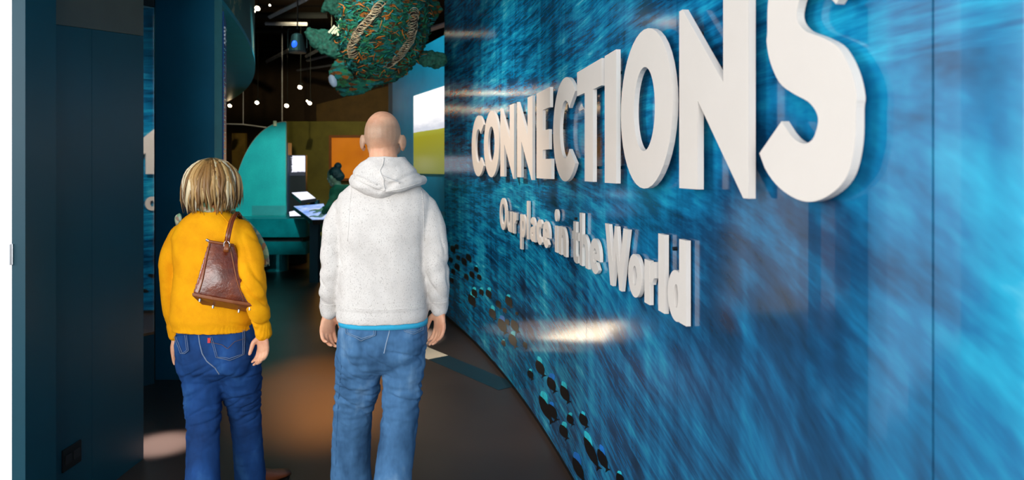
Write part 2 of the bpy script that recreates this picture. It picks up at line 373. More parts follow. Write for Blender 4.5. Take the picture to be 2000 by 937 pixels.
def letter(ch, xl, xr, base, h, st, front, thick, label, cat, group, xh=0, name='title_letter'):
    a, _ = wall_at(xl, front); b, _ = wall_at(xr, front)
    w = (b-a).length; t = Vector(((b-a).x/w, (b-a).y/w, 0)); nrm = Vector((t.y, -t.x, 0))
    if nrm.x > 0: nrm = -nrm
    org = Vector((a.x, a.y, base)); g = MB()
    for k, pc in enumerate(G(ch, w, h, st, xh)):
        e = -nrm*(.0004*k)
        f3 = lambda p: org+t*p[0]+Vector((0, 0, p[1]))+e
        if pc[0] == 'p': g.prism([f3(p) for p in pc[1]], -nrm*(thick-.0004*k))
        else: g.strip([f3(p) for p in pc[1]], [f3(p) for p in pc[2]], -nrm*(thick-.0004*k), pc[3])
    L = thing(name, label, cat, (org.x, org.y, base), group)
    obj('letter_body', g, M['letter'], L)
    ys = [.12*h, .85*h] if ch not in 'CSOceao' else [.03*h, (.97*h if ch in 'CSO' else .96*xh)]
    xs = w*.5 if ch in 'CSOceaoT' else (w*.5 if ch in 'IliW' else st*.5)
    if ch == 'E': xs = w*.2
    if ch in 'nhrpu': ys = [.1*xh, .8*xh]
    if ch == 'W': ys = [.5*h, .45*h]; xs = w*.3
    for yy in ys:
        p = org+t*xs+Vector((0, 0, yy)); obj('standoff_pin', MB().tube([p-nrm*(thick*.5), p-nrm*(front-.011)], .006, 8), M['black'], L)
BASE = EH-.054
TL = [('C', 921.2, 945.0, 'leftmost letter, a raised C starting the big word'), ('O', 945.2, 975, 'first O of the big raised word, between C and N'),
      ('N', 977.2, 1004, 'first of the two adjacent raised Ns in the big word'), ('N', 1009.7, 1040, 'raised N just left of the E in the big word'),
      ('E', 1047.8, 1077, 'raised letter E in the middle of the big word'), ('C', 1080.3, 1124.5, 'second raised C of the big word, between E and T'),
      ('T', 1127, 1175, 'raised letter T of the big word, between C and I'), ('I', 1181, 1203.5, 'raised capital I of the big word, a plain upright bar'),
      ('O', 1212.6, 1314, 'large round O of the big word, between I and N'), ('N', 1326.6, 1462, 'largest raised N of the big word, just before the S'),
      ('S', 1483, 1682, 'huge raised S ending the big word, nearest the viewer')]
for ch, a, b, lb in TL: letter(ch, a, b, BASE, .5, .15 if ch == 'O' else .128, .055, .017, 'pale '+lb, 'letter', 'large raised title letters')
SUB = [('O', 975.8, 989.4, 'capital O starting the small line'), ('u', 989.9, 999.5, 'lowercase u of the small word Our'), ('r', 1001.3, 1009.3, 'lowercase r ending the small word Our'),
       ('p', 1015.7, 1026.2, 'lowercase p of the word place, with a descending stem'), ('l', 1028.9, 1032.4, 'lowercase l of the word place'), ('a', 1034.9, 1045.2, 'lowercase a of the word place'), ('c', 1047.8, 1059.4, 'lowercase c of the word place'), ('e', 1059.9, 1073.3, 'lowercase e ending the word place'),
       ('i', 1083, 1089, 'dotted lowercase i of the word in'), ('n', 1091.5, 1105.5, 'lowercase n of the word in'),
       ('t', 1117.2, 1129.8, 'lowercase t of the word the'), ('h', 1131.9, 1149, 'lowercase h of the word the'), ('e', 1151.9, 1172, 'lowercase e ending the word the'),
       ('W', 1181.6, 1227, 'capital W starting the word World'), ('o', 1226.8, 1253, 'lowercase o of the word World'), ('r', 1258.6, 1281, 'lowercase r of the word World'), ('l', 1285.6, 1298, 'lowercase l of the word World'), ('d', 1303.7, 1340, 'lowercase d ending the word World')]
for ch, a, b, lb in SUB: letter(ch, a, b, EH-.448, .228 if ch in 'OW' else .244, .052 if ch != 'W' else .062, .032, .014, 'small pale raised '+lb, 'letter', 'small raised subtitle letters', .146, 'subtitle_letter')
#SECTION2
# ------------------------------------------------------------------ room shell
def floor_mat():
    m, nt, b = newmat('floor_vinyl'); oc = objc(nt); f = noi(nt, oc, 220, 3, .7); g2 = noi(nt, oc, 1.2, 3)
    t = mth(nt, 'ADD', mth(nt, 'MULTIPLY', f, .6), mth(nt, 'MULTIPLY', g2, .4))
    nt.links.new(ramp(nt, t, [(.3, lin('#2a2320')), (.6, lin('#3d332e')), (.75, lin('#5a4c44'))]), b.inputs['Base Color'])
    nt.links.new(mth(nt, 'ADD', mth(nt, 'MULTIPLY', g2, .12), .30), b.inputs['Roughness'])
    bump(nt, b, f, .12, .002); return m
M['floor'] = floor_mat()
M['ceil'] = simple('ceiling_black', '#060607', .7); M['white'] = simple('white_plaster', '#e9edf0', .6, var=.03)
M['teal'] = simple('dark_teal_laminate', '#053e4e', .42, var=.12, vs=1.5); M['teal2'] = simple('teal_board', '#0f86a4', .4, var=.15, vs=2)
M['sheen'] = simple('sheen_grey_laminate', '#4d4d47', .4, var=.1)
M['brownwall'] = simple('brown_wall', '#4a3524', .8); M['olive'] = simple('olive_wall', '#6b6322', .8, var=.2, vs=3)
M['steel'] = simple('brushed_steel', '#b9bcc0', .3, 1); M['beam'] = simple('grey_beam', '#c4c0cc', .5); M['darkmetal'] = simple('dark_metal', '#1c1d20', .5)
struct('floor', MB().box((-9.5, -7, -.1), (5, 17, 0)), M['floor'])['label'] = 'dark brown speckled floor'
ceil = struct('ceiling', MB().box((-9.5, 2.72, 4.3), (5, 17, 4.45)), M['ceil'])
struct('ceiling_lobby', MB().box((-9.5, -7, 4.0), (5, 2.72, 4.45)), M['white'])
struct('wall_back', MB().box((-9.5, 16.6, 0), (5, 16.8, 4.3)), M['brownwall'])
struct('wall_far_left', MB().box((-9.5, 2.95, 0), (-9.35, 16.6, 4.3)), M['ceil'])
struct('wall_far_right', MB().box((3, 2.75, 0), (3.15, 16.6, 4.3)), M['ceil'])
# lobby side: white wall left of the opening with a long ribbon window
wl = MB().box((-9.4, 2.76, 0), (-2.012, 2.94, 4.0))
struct('wall_left', wl, M['white'])['label'] = 'bright white wall end at the left edge'
ws = MB().box((-9.5, -7, 0), (-9.3, -3.2, 4.0)).box((-9.5, 2.2, 0), (-9.3, 2.76, 4.0)).box((-9.5, -3.2, 0), (-9.3, 2.2, .5)).box((-9.5, -3.2, 3.4), (-9.3, 2.2, 4.0))
struct('wall_lobby_side', ws, M['white'])
# door jamb and teal panel lining the opening
struct('trim_1', MB().box((-2.011, 2.745, 0), (-1.957, 2.93, 4.3)), M['teal'])
lp = MB().box((-2.02, 2.79, 0), (-1.985, 3.25, 2.19)); lq = MB().box((-2.02, 3.253, 0), (-1.985, 3.705, 2.24))
pl = struct('wall_panel_left', MB().box((-2.2, 2.79, 0), (-2.021, 3.70, 4.3)), M['teal'])
zt = 3.705
def yz(x, pts): return [Vector((x, y, z)) for y, z in pts]
obj('panel_board', MB().prism(yz(-2.02, [(2.932, 0), (3.249, 0), (3.249, 2.235), (2.932, 2.195)]), (.02, 0, 0)), M['teal'], pl)
obj('panel_board', MB().prism(yz(-2.02, [(3.2515, 0), (zt, 0), (zt, 2.29), (3.2515, 2.235)]), (.02, 0, 0)), M['teal'], pl)
obj('upper_sheen', MB().prism(yz(-2.02, [(2.932, 2.197), (3.2515, 2.237), (zt, 2.292), (zt, 4.3), (2.932, 4.3)]), (.02, 0, 0)), M['sheen'], pl)  # flush grey board imitates the sheen on the upper panel
lt = obj('latch_plate', MB().box((-2.016, 2.738, EH-.385), (-2.003, 2.746, EH-.30)), M['steel'], loc=(-2.01, 2.742, EH-.385), bevel=.002)
tag(lt, 'small bright metal latch plate on the dark door jamb', 'latch plate')
so = thing('wall_socket', 'black double wall socket low on the dark teal panel', 'socket', (-2.0, 3.1, .36))
p0 = W(155, 910, 3.15)
obj('socket_plate', MB().box((-2.0, 3.03, .22), (-1.992, 3.16, .32)), M['black'], so, bevel=.003)
for yy in (3.065, 3.125): obj('socket_insert', MB().box((-1.993, yy-.02, .25), (-1.989, yy+.02, .29)), M['darkmetal'], so)
# teal pillar with chamfered edge, text board and glass case beside it
pb = MB().prism([(-2.66, 5.09, 0), (-2.22, 5.09, 0), (-2.2, 5.14, 0), (-2.36, 5.6, 0), (-2.66, 5.6, 0)], (0, 0, 2.84))
pil = struct('pillar', pb, simple('pillar_teal', '#0a6484', .4, var=.15, vs=1.5)); pil['label'] = 'dark teal pillar panel left of the passage'
obj('chamfer_strip', MB().prism([(-2.219, 5.09, 0), (-2.186, 5.149, 0), (-2.199, 5.145, 0)], (0, 0, 2.84)), simple('lit_teal_edge', '#3f7c80', .45), pil)  # light catching the chamfer is put into its paler colour
tb = thing('text_board', 'narrow blue text board seen edge-on along the teal pillar', 'sign', (-2.19, 5.2, 0))
obj('board', MB().prism([(-2.185, 5.152, .3), (-2.178, 5.158, .3), (-2.335, 5.58, .3), (-2.345, 5.575, .3)], (0, 0, 2.46)), simple('blue_board', '#0c4f8f', .4), tb)
wm = simple('white_print', '#dfe8ee', .5)
for k in range(5):
    z = EH+(330-60-k*7.2)/F*5.3; a = Vector((-2.186, 5.175, z)); b = Vector((-2.225, 5.29-.012*(k % 3), z))
    a.x += .006; b.x += .006
    obj('heading_line', MB().tube([a, b], .008, 6), wm, tb)
for k in range(26):
    z = EH+(330-100-k*8)/F*5.3
    if z > .6: obj('text_line', MB().tube([(-2.181, 5.175, z), (-2.21, 5.27-.01*(k % 4), z)], .0035, 5), M['cyan'], tb)
# glass case between panel and pillar
gc = thing('glass_case', 'tall glass display case between the teal panel and pillar', 'display case', (-2.8, 4.9, 0))
A = Vector((-2.30, 4.55, 0)); B = Vector((-2.66, 5.09, 0)); nA = Vector((.645, -.763, 0))
def glass_mat(name, tint, refl):
    m, nt, b = newmat(name); nt.nodes.remove(b); out = nt.nodes['Material Output']
    t = nd(nt, 'ShaderNodeBsdfTransparent'); t.inputs[0].default_value = tint; g_ = nd(nt, 'ShaderNodeBsdfGlossy'); g_.inputs['Roughness'].default_value = .02
    mx = nd(nt, 'ShaderNodeMixShader'); mx.inputs[0].default_value = refl
    nt.links.new(t.outputs[0], mx.inputs[1]); nt.links.new(g_.outputs[0], mx.inputs[2]); nt.links.new(mx.outputs[0], out.inputs[0]); return m
M['glass'] = glass_mat('case_glass', (.8, .9, .92, 1), .45)
A = Vector((-2.95, 4.55, 0)); B = Vector((-2.62, 5.0, 0)); tv = (B-A).normalized(); nv = Vector((-tv.y, tv.x, 0))
A = B-tv*1.0
obj('plinth', MB().prism([A, B, B+nv*.9, A+nv*.9], (0, 0, .36)), M['teal'], gc)
obj('case_floor', MB().prism([A+Vector((0, 0, .361)), B+Vector((0, 0, .361)), B+nv*.9+Vector((0, 0, .361)), A+nv*.9+Vector((0, 0, .361))], (0, 0, .02)), simple('oak_board', '#8a5f3a', .4, var=.25, vs=12), gc)
obj('glass_pane', MB().prism([A+Vector((0, 0, .381)), A+tv*.52+Vector((0, 0, .381)), A+tv*.52+nv*.01+Vector((0, 0, .381)), A+nv*.01+Vector((0, 0, .381))], (0, 0, 2.37)), M['glass'], gc)
obj('glass_pane', MB().prism([A+tv*.525+Vector((0, 0, .381)), B+Vector((0, 0, .381)), B+nv*.01+Vector((0, 0, .381)), A+tv*.525+nv*.01+Vector((0, 0, .381))], (0, 0, 2.37)), M['glass'], gc)
obj('case_back', MB().prism([A+nv*.88+Vector((0, 0, .385)), B+nv*.88+Vector((0, 0, .385)), B+nv*.9+Vector((0, 0, .385)), A+nv*.9+Vector((0, 0, .385))], (0, 0, 2.365)), simple('case_back_blue', '#2c4a5c', .6), gc)
obj('case_top', MB().prism([A+Vector((0, 0, 2.755)), B+Vector((0, 0, 2.755)), B+nv*.9+Vector((0, 0, 2.755)), A+nv*.9+Vector((0, 0, 2.755))], (0, 0, .07)), M['black'], gc)
def bowl(c, r, h, label):
    prof = [(.35*r, 0), (.42*r, .06*h), (.30*r, .16*h), (.7*r, .45*h), (.95*r, .8*h), (r, h), (.93*r, h), (.85*r, .8*h), (.6*r, .5*h), (.1*r, .3*h)]
    g = MB().rings([[(c.x+a*math.cos(2*pi*k/24), c.y+a*math.sin(2*pi*k/24), c.z+z) for k in range(24)] for a, z in prof])
    return tag(obj('carved_bowl', g, simple('dark_wood', '#3a2415', .35, var=.3, vs=20), smooth=True, loc=c), label, 'bowl')
bowl(B-tv*.30+nv*.30+Vector((0, 0, .382)), .14, .22, 'dark carved bowl standing on the wooden floor of the glass case')
pd = tag(obj('display_stand', MB().prism([B-tv*.62+nv*.40+Vector((a, b, .382)) for a, b in ((-.1, -.1), (.1, -.1), (.1, .1), (-.1, .1))], (0, 0, .25)), simple('pale_oak', '#9c7850', .5)), 'pale oak stand holding the upper bowl in the glass case', 'stand')
bowl(B-tv*.62+nv*.40+Vector((0, 0, .633)), .12, .16, 'dark carved bowl raised on a pale stand in the glass case')
# large round canopy over the left side
def map_mat():
    m, nt, b = newmat('canopy_map_print'); oc = objc(nt); f = noi(nt, oc, 1.3, 6, .65)
    nt.links.new(ramp(nt, f, [(.0, lin('#0a4c55')), (.50, lin('#0f5a60')), (.56, lin('#1b6465')), (.57, lin('#8a8f7a')), (1, lin('#9aa08a'))]), b.inputs['Base Color']); b.inputs['Roughness'].default_value = .6
    return m
cx, cy, cr, ch = -6.22, 8.55, 3.15, EH+1.275
# fit circle through near, tangent and far points of the visible rim
def circ(p, q, r):
    ax, ay, bx, by, cx_, cy_ = *p, *q, *r; d = 2*(ax*(by-cy_)+bx*(cy_-ay)+cx_*(ay-by))
    ux = ((ax*ax+ay*ay)*(by-cy_)+(bx*bx+by*by)*(cy_-ay)+(cx_*cx_+cy_*cy_)*(ay-by))/d
    uy = ((ax*ax+ay*ay)*(cx_-bx)+(bx*bx+by*by)*(ax-cx_)+(cx_*cx_+cy_*cy_)*(bx-ax))/d
    return ux, uy, math.hypot(ax-ux, ay-uy)
hh = 1.275
pt = lambda px, py: (lambda z: ((px-1000)/F*z, z))(F*hh/(HY-py))
cx, cy, cr = circ(pt(437, 12), pt(495, 108), pt(440, 200))
ys = [4.4+(15.5-4.4)*k/60 for k in range(61)]; rim = [(cx+math.sqrt(max(0, cr*cr-(y-cy)**2)), y) for y in ys]
rim2 = rim+[(-9.3, 15.5), (-9.3, 4.4)]
bk = struct('ceiling_bulkhead', MB().prism([(x, y, EH+hh) for x, y in rim2], (0, 0, .04)), simple('bulkhead_teal', '#1794ad', .45, var=.1)); bk['label'] = 'large curved teal bulkhead with a map print hanging overhead left'
obj('bulkhead_face', MB().strip([(x-.004, y, EH+hh+.041) for x, y in rim], [(x-.05, y, EH+hh+.041) for x, y in rim], (0, 0, 4.299-EH-hh-.041), False), map_mat(), bk)
# ------------------------------------------------------------------ floor inlay strip
a = W(820.5, 672, F*EH/342); b_ = W(875.5, 694.6, F*EH/364.6); dv = Vector((b_.x-a.x, b_.y-a.y, 0)).normalized(); nv2 = Vector((-dv.y, dv.x, 0))
if nv2.y > 0: nv2 = -nv2
a.z = 0; b_.z = 0; w_ = .19
def inlay(name, p, q, m, label):
    g = MB().prism([p, q, q+nv2*w_, p+nv2*w_], (0, 0, .003)); o = struct(name, g, m); o['label'] = label
inlay('floor_strip_pale', a-dv*1.6, b_, simple('pale_inlay', '#d8cdb6', .35, var=.05), 'pale cream strip set into the dark floor')
inlay('floor_strip_blue', b_, b_+dv*.98, simple('blue_inlay', '#12303c', .4, var=.1), 'dark blue strip continuing the pale floor strip to the mural')
# ------------------------------------------------------------------ ceiling beams, lamps
def beam(x0, y0, x1, y1, h, r, m):
    p = W(x0, y0, F*h/(HY-y0)); q = W(x1, y1, F*h/(HY-y1)); d = (q-p)
    obj('ceiling_beam', MB().tube([p-d*.0, q+d*.0], r, 4), m, ceil)
for x0, y0, x1, y1, h, r in [(527,33,598,-2,2.3,.035),(521,120,566,97,2.3,.04),(598,110,640,88,2.35,.035),(518,46,600,47,2.4,.03),(556,141,650,127,2.4,.025),(570,152,640,139,2.4,.022),(446,60,640,60,2.6,.05),(446,95,760,95,2.6,.05),(446,112,760,112,2.65,.05),(446,30,640,30,2.6,.05),(812,66,880,44,2.2,.04),(600,118,660,104,2.3,.03)]:
    beam(x0, y0, x1, y1, h, r, M['beam'] if r < .045 else M['darkmetal'])
M['bulb'] = emit('warm_lamp', '#ffe2b4', 30); M['bluelens'] = emit('blue_lens', '#1a4dff', 2.5)
def lamp(px, py, z, r, label, group='glowing ceiling spotlights', lens=None, tilt=(.0, -.8, -.6)):
    c = W(px, py, z); d = Vector(tilt).normalized(); L = thing('spotlight', label, 'spotlight', c, group)
    obj('lamp_housing', MB().tube([c-d*r*3.2, c-d*r*2.6, c-d*.6*r, c+d*r*.2], [r*.5, r*1.05, r*1.15, r*1.2], 12), M['darkmetal'], L)
    obj('lamp_lens', MB().tube([c+d*r*.21, c+d*r*.3], [r, r*.9], 12), lens or M['bulb'], L)
    obj('lamp_bracket', MB().tube([c-d*r*1.5, c-d*r*1.5+Vector((0, 0, 4.3-c.z+d.z*r*1.5))], r*.18, 6), M['darkmetal'], L)
lamp(494, 21, 9.5, .035, 'left lamp of the glowing pair beside the round canopy'); lamp(503, 16, 9.5, .035, 'right lamp of the glowing pair beside the round canopy')
lamp(586, 170, 12, .036, 'glowing spotlight below the blue-lensed stage lamp'); lamp(449, 206, 13, .032, 'glowing spotlight just right of the canopy rim, far left'); lamp(502, 200, 13, .036, 'glowing spotlight high left of the teal quarter disc')
lamp(560, 206, 13, .036, 'glowing spotlight directly above the teal quarter disc top'); lamp(605, 201, 12.5, .034, 'larger of two close glowing spotlights left of the brown wall'); lamp(600, 197, 14, .018, 'tiny dim lamp touching a brighter spotlight, left of brown wall')
lamp(709, 170, 12, .040, 'glowing spotlight just under the turtle sculpture head'); lamp(527, 10, 10, .014, 'small dim lamp near the top beside the pair of lamps'); lamp(647, 160, 11, .02, 'slim pale lamp left of the turtle head')
L = thing('stage_light', 'black bell-shaped stage light with a blue glowing lens', 'stage light', W(581, 92, 8.6))
c = W(581, 100, 8.6)
obj('light_housing', MB().tube([c+Vector((0, 0, .22)), c+Vector((0, 0, .2)), c+Vector((.0, 0, .05)), c+Vector((0, 0, 0)), c+Vector((0, 0, -.02))], [.04, .07, .10, .11, .105], 20), M['darkmetal'], L, smooth=False)
obj('blue_lens', MB().ell(c+Vector((-.01, -.085, .07)), (.035, .03, .05), 14, 8), M['bluelens'], L)
obj('light_yoke', MB().tube([c+Vector((-.12, 0, .04)), c+Vector((-.12, 0, .28)), c+Vector((.12, 0, .28)), c+Vector((.12, 0, .04))], .008, 6).tube([c+Vector((0, 0, .28)), c+Vector((0, 0, 1.1))], .01, 6), M['darkmetal'], L)
# ------------------------------------------------------------------ far gallery walls
struct('wall_olive', MB().box((W(556, 0, 13.6).x, 13.6, 0), (W(800, 0, 13.6).x, 13.75, W(0, 237, 13.6).z)), M['olive'])['label'] = 'olive partition wall at the far end'
bw = MB().prism([(W(618, 0, 14.2).x, 14.2, 0), (W(820, 0, 14.2).x, 14.2, 0), (W(820, 0, 14.2).x, 14.2, W(0, 152, 14.2).z), (W(618, 0, 14.2).x, 14.2, W(0, 204, 14.2).z)], (0, .1, 0))
struct('wall_brown', bw, simple('brown_upper', '#5a4118', .8, var=.2))['label'] = 'brown upper wall behind the olive partition'
def glow_mat():
    m, nt, b = newmat('orange_backlit'); oc = objc(nt); f = noi(nt, oc, 2.0, 2)
    nt.links.new(ramp(nt, f, [(.3, lin('#c96a06')), (.7, lin('#e8860c'))]), b.inputs['Emission Color']); b.inputs['Emission Strength'].default_value = .5; b.inputs['Base Color'].default_value = lin('#8a4a0c'); return m
ob = thing('orange_light_box', 'glowing orange light box on the olive wall beside the man', 'light box', W(645, 335, 13.5))
x0 = W(648, 0, 13.45); x1 = W(740, 0, 13.45); zb = W(0, 348, 13.45).z; zt_ = W(0, 269, 13.45).z
obj('light_face', MB().box((x0.x, 13.44, zb), (x1.x, 13.47, zt_)), glow_mat(), ob)
fm = simple('box_frame', '#8a4a0c', .5)
fg = MB().box((x0.x-.05, 13.42, zb-.05), (x0.x, 13.6, zt_+.05)); obj('box_frame', fg, fm, ob); obj('box_frame', MB().box((x0.x, 13.42, zt_), (x1.x, 13.6, zt_+.05)), fm, ob); obj('box_frame', MB().box((x0.x, 13.42, zb-.05), (x1.x, 13.6, zb)), fm, ob); obj('box_frame', MB().box((x1.x, 13.42, zb-.05), (x1.x+.05, 13.6, zt_+.05)), fm, ob)
ap = bpy.data.lights.new('orange_box_light', 'AREA'); ap.shape = 'RECTANGLE'; ap.size = 1.1; ap.size_y = .8; ap.energy = 8; ap.color = (1, .45, .08); ao = bpy.data.objects.new('orange_box_light', ap); col.objects.link(ao); ao.location = (W(690, 0, 13.3).x, 13.3, W(0, 305, 13.3).z); ao.rotation_euler = (-pi/2, 0, 0)
ao.rotation_euler = Vector((0, -1, -.1)).to_track_quat('-Z', 'Y').to_euler()
yp = tag(obj('yellow_panel', MB().box((W(453, 0, 14.5).x, 14.5, W(0, 345, 14.5).z), (W(479, 0, 14.5).x, 14.6, W(0, 260, 14.5).z)), simple('ochre_panel', '#8a6a2a', .7, var=.3, vs=4), loc=(W(466, 0, 14.5).x, 14.5, 0)), 'dim ochre exhibit panel far left of the teal quarter disc', 'panel')
obj('panel_foot', MB().box((W(455, 0, 14.5).x, 14.5, 0), (W(477, 0, 14.5).x, 14.58, W(0, 345, 14.5).z)), M['brownwall'], yp)
rp = tag(obj('hanging_rail', MB().tube([W(440, 242, 13), W(475, 243, 13), W(520, 249, 13)], .012, 6), M['beam']), 'thin dark rail crossing behind the teal quarter disc', 'rail')
obj('rail_hanger', MB().tube([W(475, 243, 13), Vector((W(475, 0, 13).x, 13, 4.3))], .006, 5), M['beam'], rp)
hp_ = tag(obj('suspension_wire', MB().tube([W(551, 239, 12.9), W(551, 238, 12.9)+Vector((0, 0, 1.9))], .008, 6), M['beam']), 'thin vertical wire hanging above the teal quarter disc', 'wire')
# ------------------------------------------------------------------ teal screen wall on the right
sw0 = Vector((-.70, 7.92, 0)); sw1 = Vector((-1.80, 10.28, 0)); sd = (sw1-sw0).normalized(); sn = Vector((-sd.y, sd.x, 0))
if sn.x > 0: sn = -sn
struct('wall_screen', MB().prism([sw0-sd*.7, sw1, sw1-sn*.2, sw0-sd*.7-sn*.2], (0, 0, EH+1.60)), M['teal2'])['label'] = 'teal exhibit wall carrying the landscape screen'
struct('pillar_screen', MB().prism([sw1+sn*.0, sw1+sn*.02+sd*.16, sw1-sn*.3+sd*.16, sw1-sn*.3], (0, 0, EH+1.60)), M['teal'])
def landscape_mat():
    m, nt, b = newmat('landscape_screen'); uv = nd(nt, 'ShaderNodeTexCoord').outputs['Generated']; sp = nd(nt, 'ShaderNodeSeparateXYZ'); nt.links.new(uv, sp.inputs[0]); v = sp.outputs[2]
    nz = noi(nt, mapv(nt, uv, (3, 3, 14)), 1, 4); hz = mth(nt, 'ADD', v, mth(nt, 'MULTIPLY', mth(nt, 'SUBTRACT', nz, .5), .02))
    sky = ramp(nt, mth(nt, 'ADD', v, mth(nt, 'MULTIPLY', mth(nt, 'SUBTRACT', nz, .5), .3)), [(.55, lin('#c9ccd6')), (.66, lin('#f4f2f4')), (.95, lin('#fdfaf8'))])
    gr = ramp(nt, v, [(0, lin('#6f7432')), (.45, lin('#8f8a1a')), (.52, lin('#9a9a30'))])
    mx = nd(nt, 'ShaderNodeMix', data_type='RGBA'); nt.links.new(mth(nt, 'GREATER_THAN', hz, .525), mx.inputs[0]); nt.links.new(gr, mx.inputs[6]); nt.links.new(sky, mx.inputs[7])
    nt.links.new(mx.outputs[2], b.inputs['Emission Color']); b.inputs['Emission Strength'].default_value = 1.0; b.inputs['Base Color'].default_value = (.02, .02, .02, 1); b.inputs['Roughness'].default_value = .2
    return m
s0 = sw0+sd*-.5; s1 = sw0+sd*1.44
ls = thing('landscape_screen', 'large wall screen showing pale sky above a green hill', 'screen', (s1.x, s1.y, EH-.06))
obj('screen_image', MB().prism([s0+sn*.012+Vector((0, 0, EH-.06)), s1+sn*.012+Vector((0, 0, EH-.06)), s1+sn*.012+Vector((0, 0, EH+.985)), s0+sn*.012+Vector((0, 0, EH+.985))], sn*.012), landscape_mat(), ls)
obj('screen_back', MB().prism([s0+Vector((0, 0, EH-.05)), s1-sd*.01+Vector((0, 0, EH-.05)), s1-sd*.01+Vector((0, 0, EH+.975)), s0+Vector((0, 0, EH+.975))], sn*.011), M['black'], ls)
lg = tag(obj('wall_ledge', MB().prism([sw0-sd*.6+Vector((0, 0, EH-.56)), sw1-sd*.2+Vector((0, 0, EH-.56)), sw1-sd*.2+sn*.22+Vector((0, 0, EH-.56)), sw0-sd*.6+sn*.22+Vector((0, 0, EH-.56))], (0, 0, .05)), simple('ledge_teal', '#1f8ea8', .35), bevel=.006, loc=(sw0.x, sw0.y, EH-.56)), 'narrow teal ledge under the landscape screen', 'ledge')
# ------------------------------------------------------------------ teal desk with quarter disc
def disc_mat():
    m, nt, b = newmat('speckled_teal'); oc = objc(nt); f = noi(nt, oc, 60, 3, .8); l_ = noi(nt, oc, 3, 3); t = mth(nt, 'ADD', mth(nt, 'MULTIPLY', f, .5), mth(nt, 'MULTIPLY', l_, .5))
    nt.links.new(ramp(nt, t, [(.3, lin('#0a8f92')), (.6, lin('#17b0aa')), (.75, lin('#4fc4b8'))]), b.inputs['Base Color']); b.inputs['Roughness'].default_value = .5; return m
DZ = 10.6; c = W(558, 425, DZ); c.z = .8315; dk = thing('info_desk', 'curved shiny teal desk standing before the quarter disc', 'desk', (W(548, 0, DZ).x, DZ, 0))
qd = thing('quarter_disc', 'upright teal quarter disc board standing on the curved desk', 'display board', (c.x-.3, DZ, c.z))
arcp = [c+Vector((-.835*math.cos(a), 0, 1.47*math.sin(a))) for a in [pi/2*k/40 for k in range(41)]]
obj('disc_board', MB().prism([c+Vector((0, 0, .003))]+[arcp[0]+Vector((0, 0, .003))]+arcp[1:], (0, .05, 0)), disc_mat(), qd)
obj('disc_rim', MB().tube([p+Vector((0, .02, 0)) for p in arcp[1:]], .012, 6), simple('pale_rim', '#b9a78c', .4), qd)
obj('caption_plate', MB().box((c.x-.52, DZ-.012, c.z+.02), (c.x-.002, DZ-.001, c.z+.17)), simple('grey_plate', '#2d8c8c', .5), qd)
obj('finial_peg', MB().tube([W(537, 246, DZ), W(537, 236, DZ)], .028, 8), simple('cream_peg', '#d8cfa0', .5), qd)
def stadium(x0, x1, y0, y1, n=16):
    r = min((y1-y0)/2, (x1-x0)/2); cy_ = (y0+y1)/2
    return [(x0+r-r*math.sin(pi*k/n), cy_+(y1-y0)/2*math.cos(pi*k/n)) for k in range(n+1)]+[(x1, y0), (x1, y1)]
ds = simple('desk_teal_metal', '#0c9aa2', .28, .55, var=.2)
X0 = W(440, 0, DZ).x; X1 = W(597, 0, 10.15).x
for nm, za, zc, ins, m in (('desk_top_band', W(0, 463, 10.15).z, W(0, 427, 10.15).z, 0, ds), ('slot', W(0, 472, 10.15).z, W(0, 463, 10.15).z, .06, M['black']), ('desk_lower_band', W(0, 497, 10.15).z, W(0, 472, 10.15).z, 0, ds)):
    obj(nm, MB().prism([(x, y, za) for x, y in stadium(X0+ins, X1-ins, 10.15+ins, 11.2-ins)], (0, 0, zc-za)), m, dk)
obj('pedestal', MB().tube([(W(541, 0, 10.6).x, 10.6, 0), (W(541, 0, 10.6).x, 10.6, W(0, 497, 10.15).z)], .17, 24, up=(1, 0, 0)), ds, dk)
# screens beside the desk
M['scrwhite'] = emit('white_screen', '#e9ecff', 1.15)
def tree_screen_mat():
    m, nt, b = newmat('tree_screen'); uv = nd(nt, 'ShaderNodeTexCoord').outputs['Generated']; sp = nd(nt, 'ShaderNodeSeparateXYZ'); nt.links.new(uv, sp.inputs[0]); f = noi(nt, mapv(nt, uv, (9, 1, 14)), 1, 4, .8)
    d1 = mth(nt, 'ADD', sp.outputs[0], mth(nt, 'MULTIPLY', mth(nt, 'SUBTRACT', f, .5), .5)); d2 = mth(nt, 'ADD', sp.outputs[2], mth(nt, 'MULTIPLY', mth(nt, 'SUBTRACT', f, .5), .35))
    k = mth(nt, 'MULTIPLY', mth(nt, 'GREATER_THAN', d1, .26), mth(nt, 'GREATER_THAN', d2, .2))
    mx = nd(nt, 'ShaderNodeMix', data_type='RGBA'); nt.links.new(k, mx.inputs[0]); mx.inputs[6].default_value = lin('#1c1a2a'); mx.inputs[7].default_value = lin('#f2f1ff')
    nt.links.new(mx.outputs[2], b.inputs['Emission Color']); b.inputs['Emission Strength'].default_value = 1.1; b.inputs['Base Color'].default_value = (.02, .02, .02, 1); return m
ts = thing('upright_screen', 'bright upright screen with a tree silhouette on a black post', 'screen', (W(580, 0, 11).x, 11.4, 0))
a = W(562, 343, 11.4); b_ = W(596, 304, 11.4)
obj('screen_image', MB().box((a.x, 11.39, a.z), (b_.x, 11.40, b_.z)), tree_screen_mat(), ts)
obj('screen_post', MB().box((a.x-.01, 11.401, 0), (b_.x+.01, 11.48, b_.z+.01)), M['black'], ts)
obj('side_post', MB().box((W(558, 0, 11.4).x, 11.3, 0), (W(566, 0, 11.4).x, 11.5, W(0, 279, 11.4).z)), simple('slate_post', '#33495e', .5), ts)
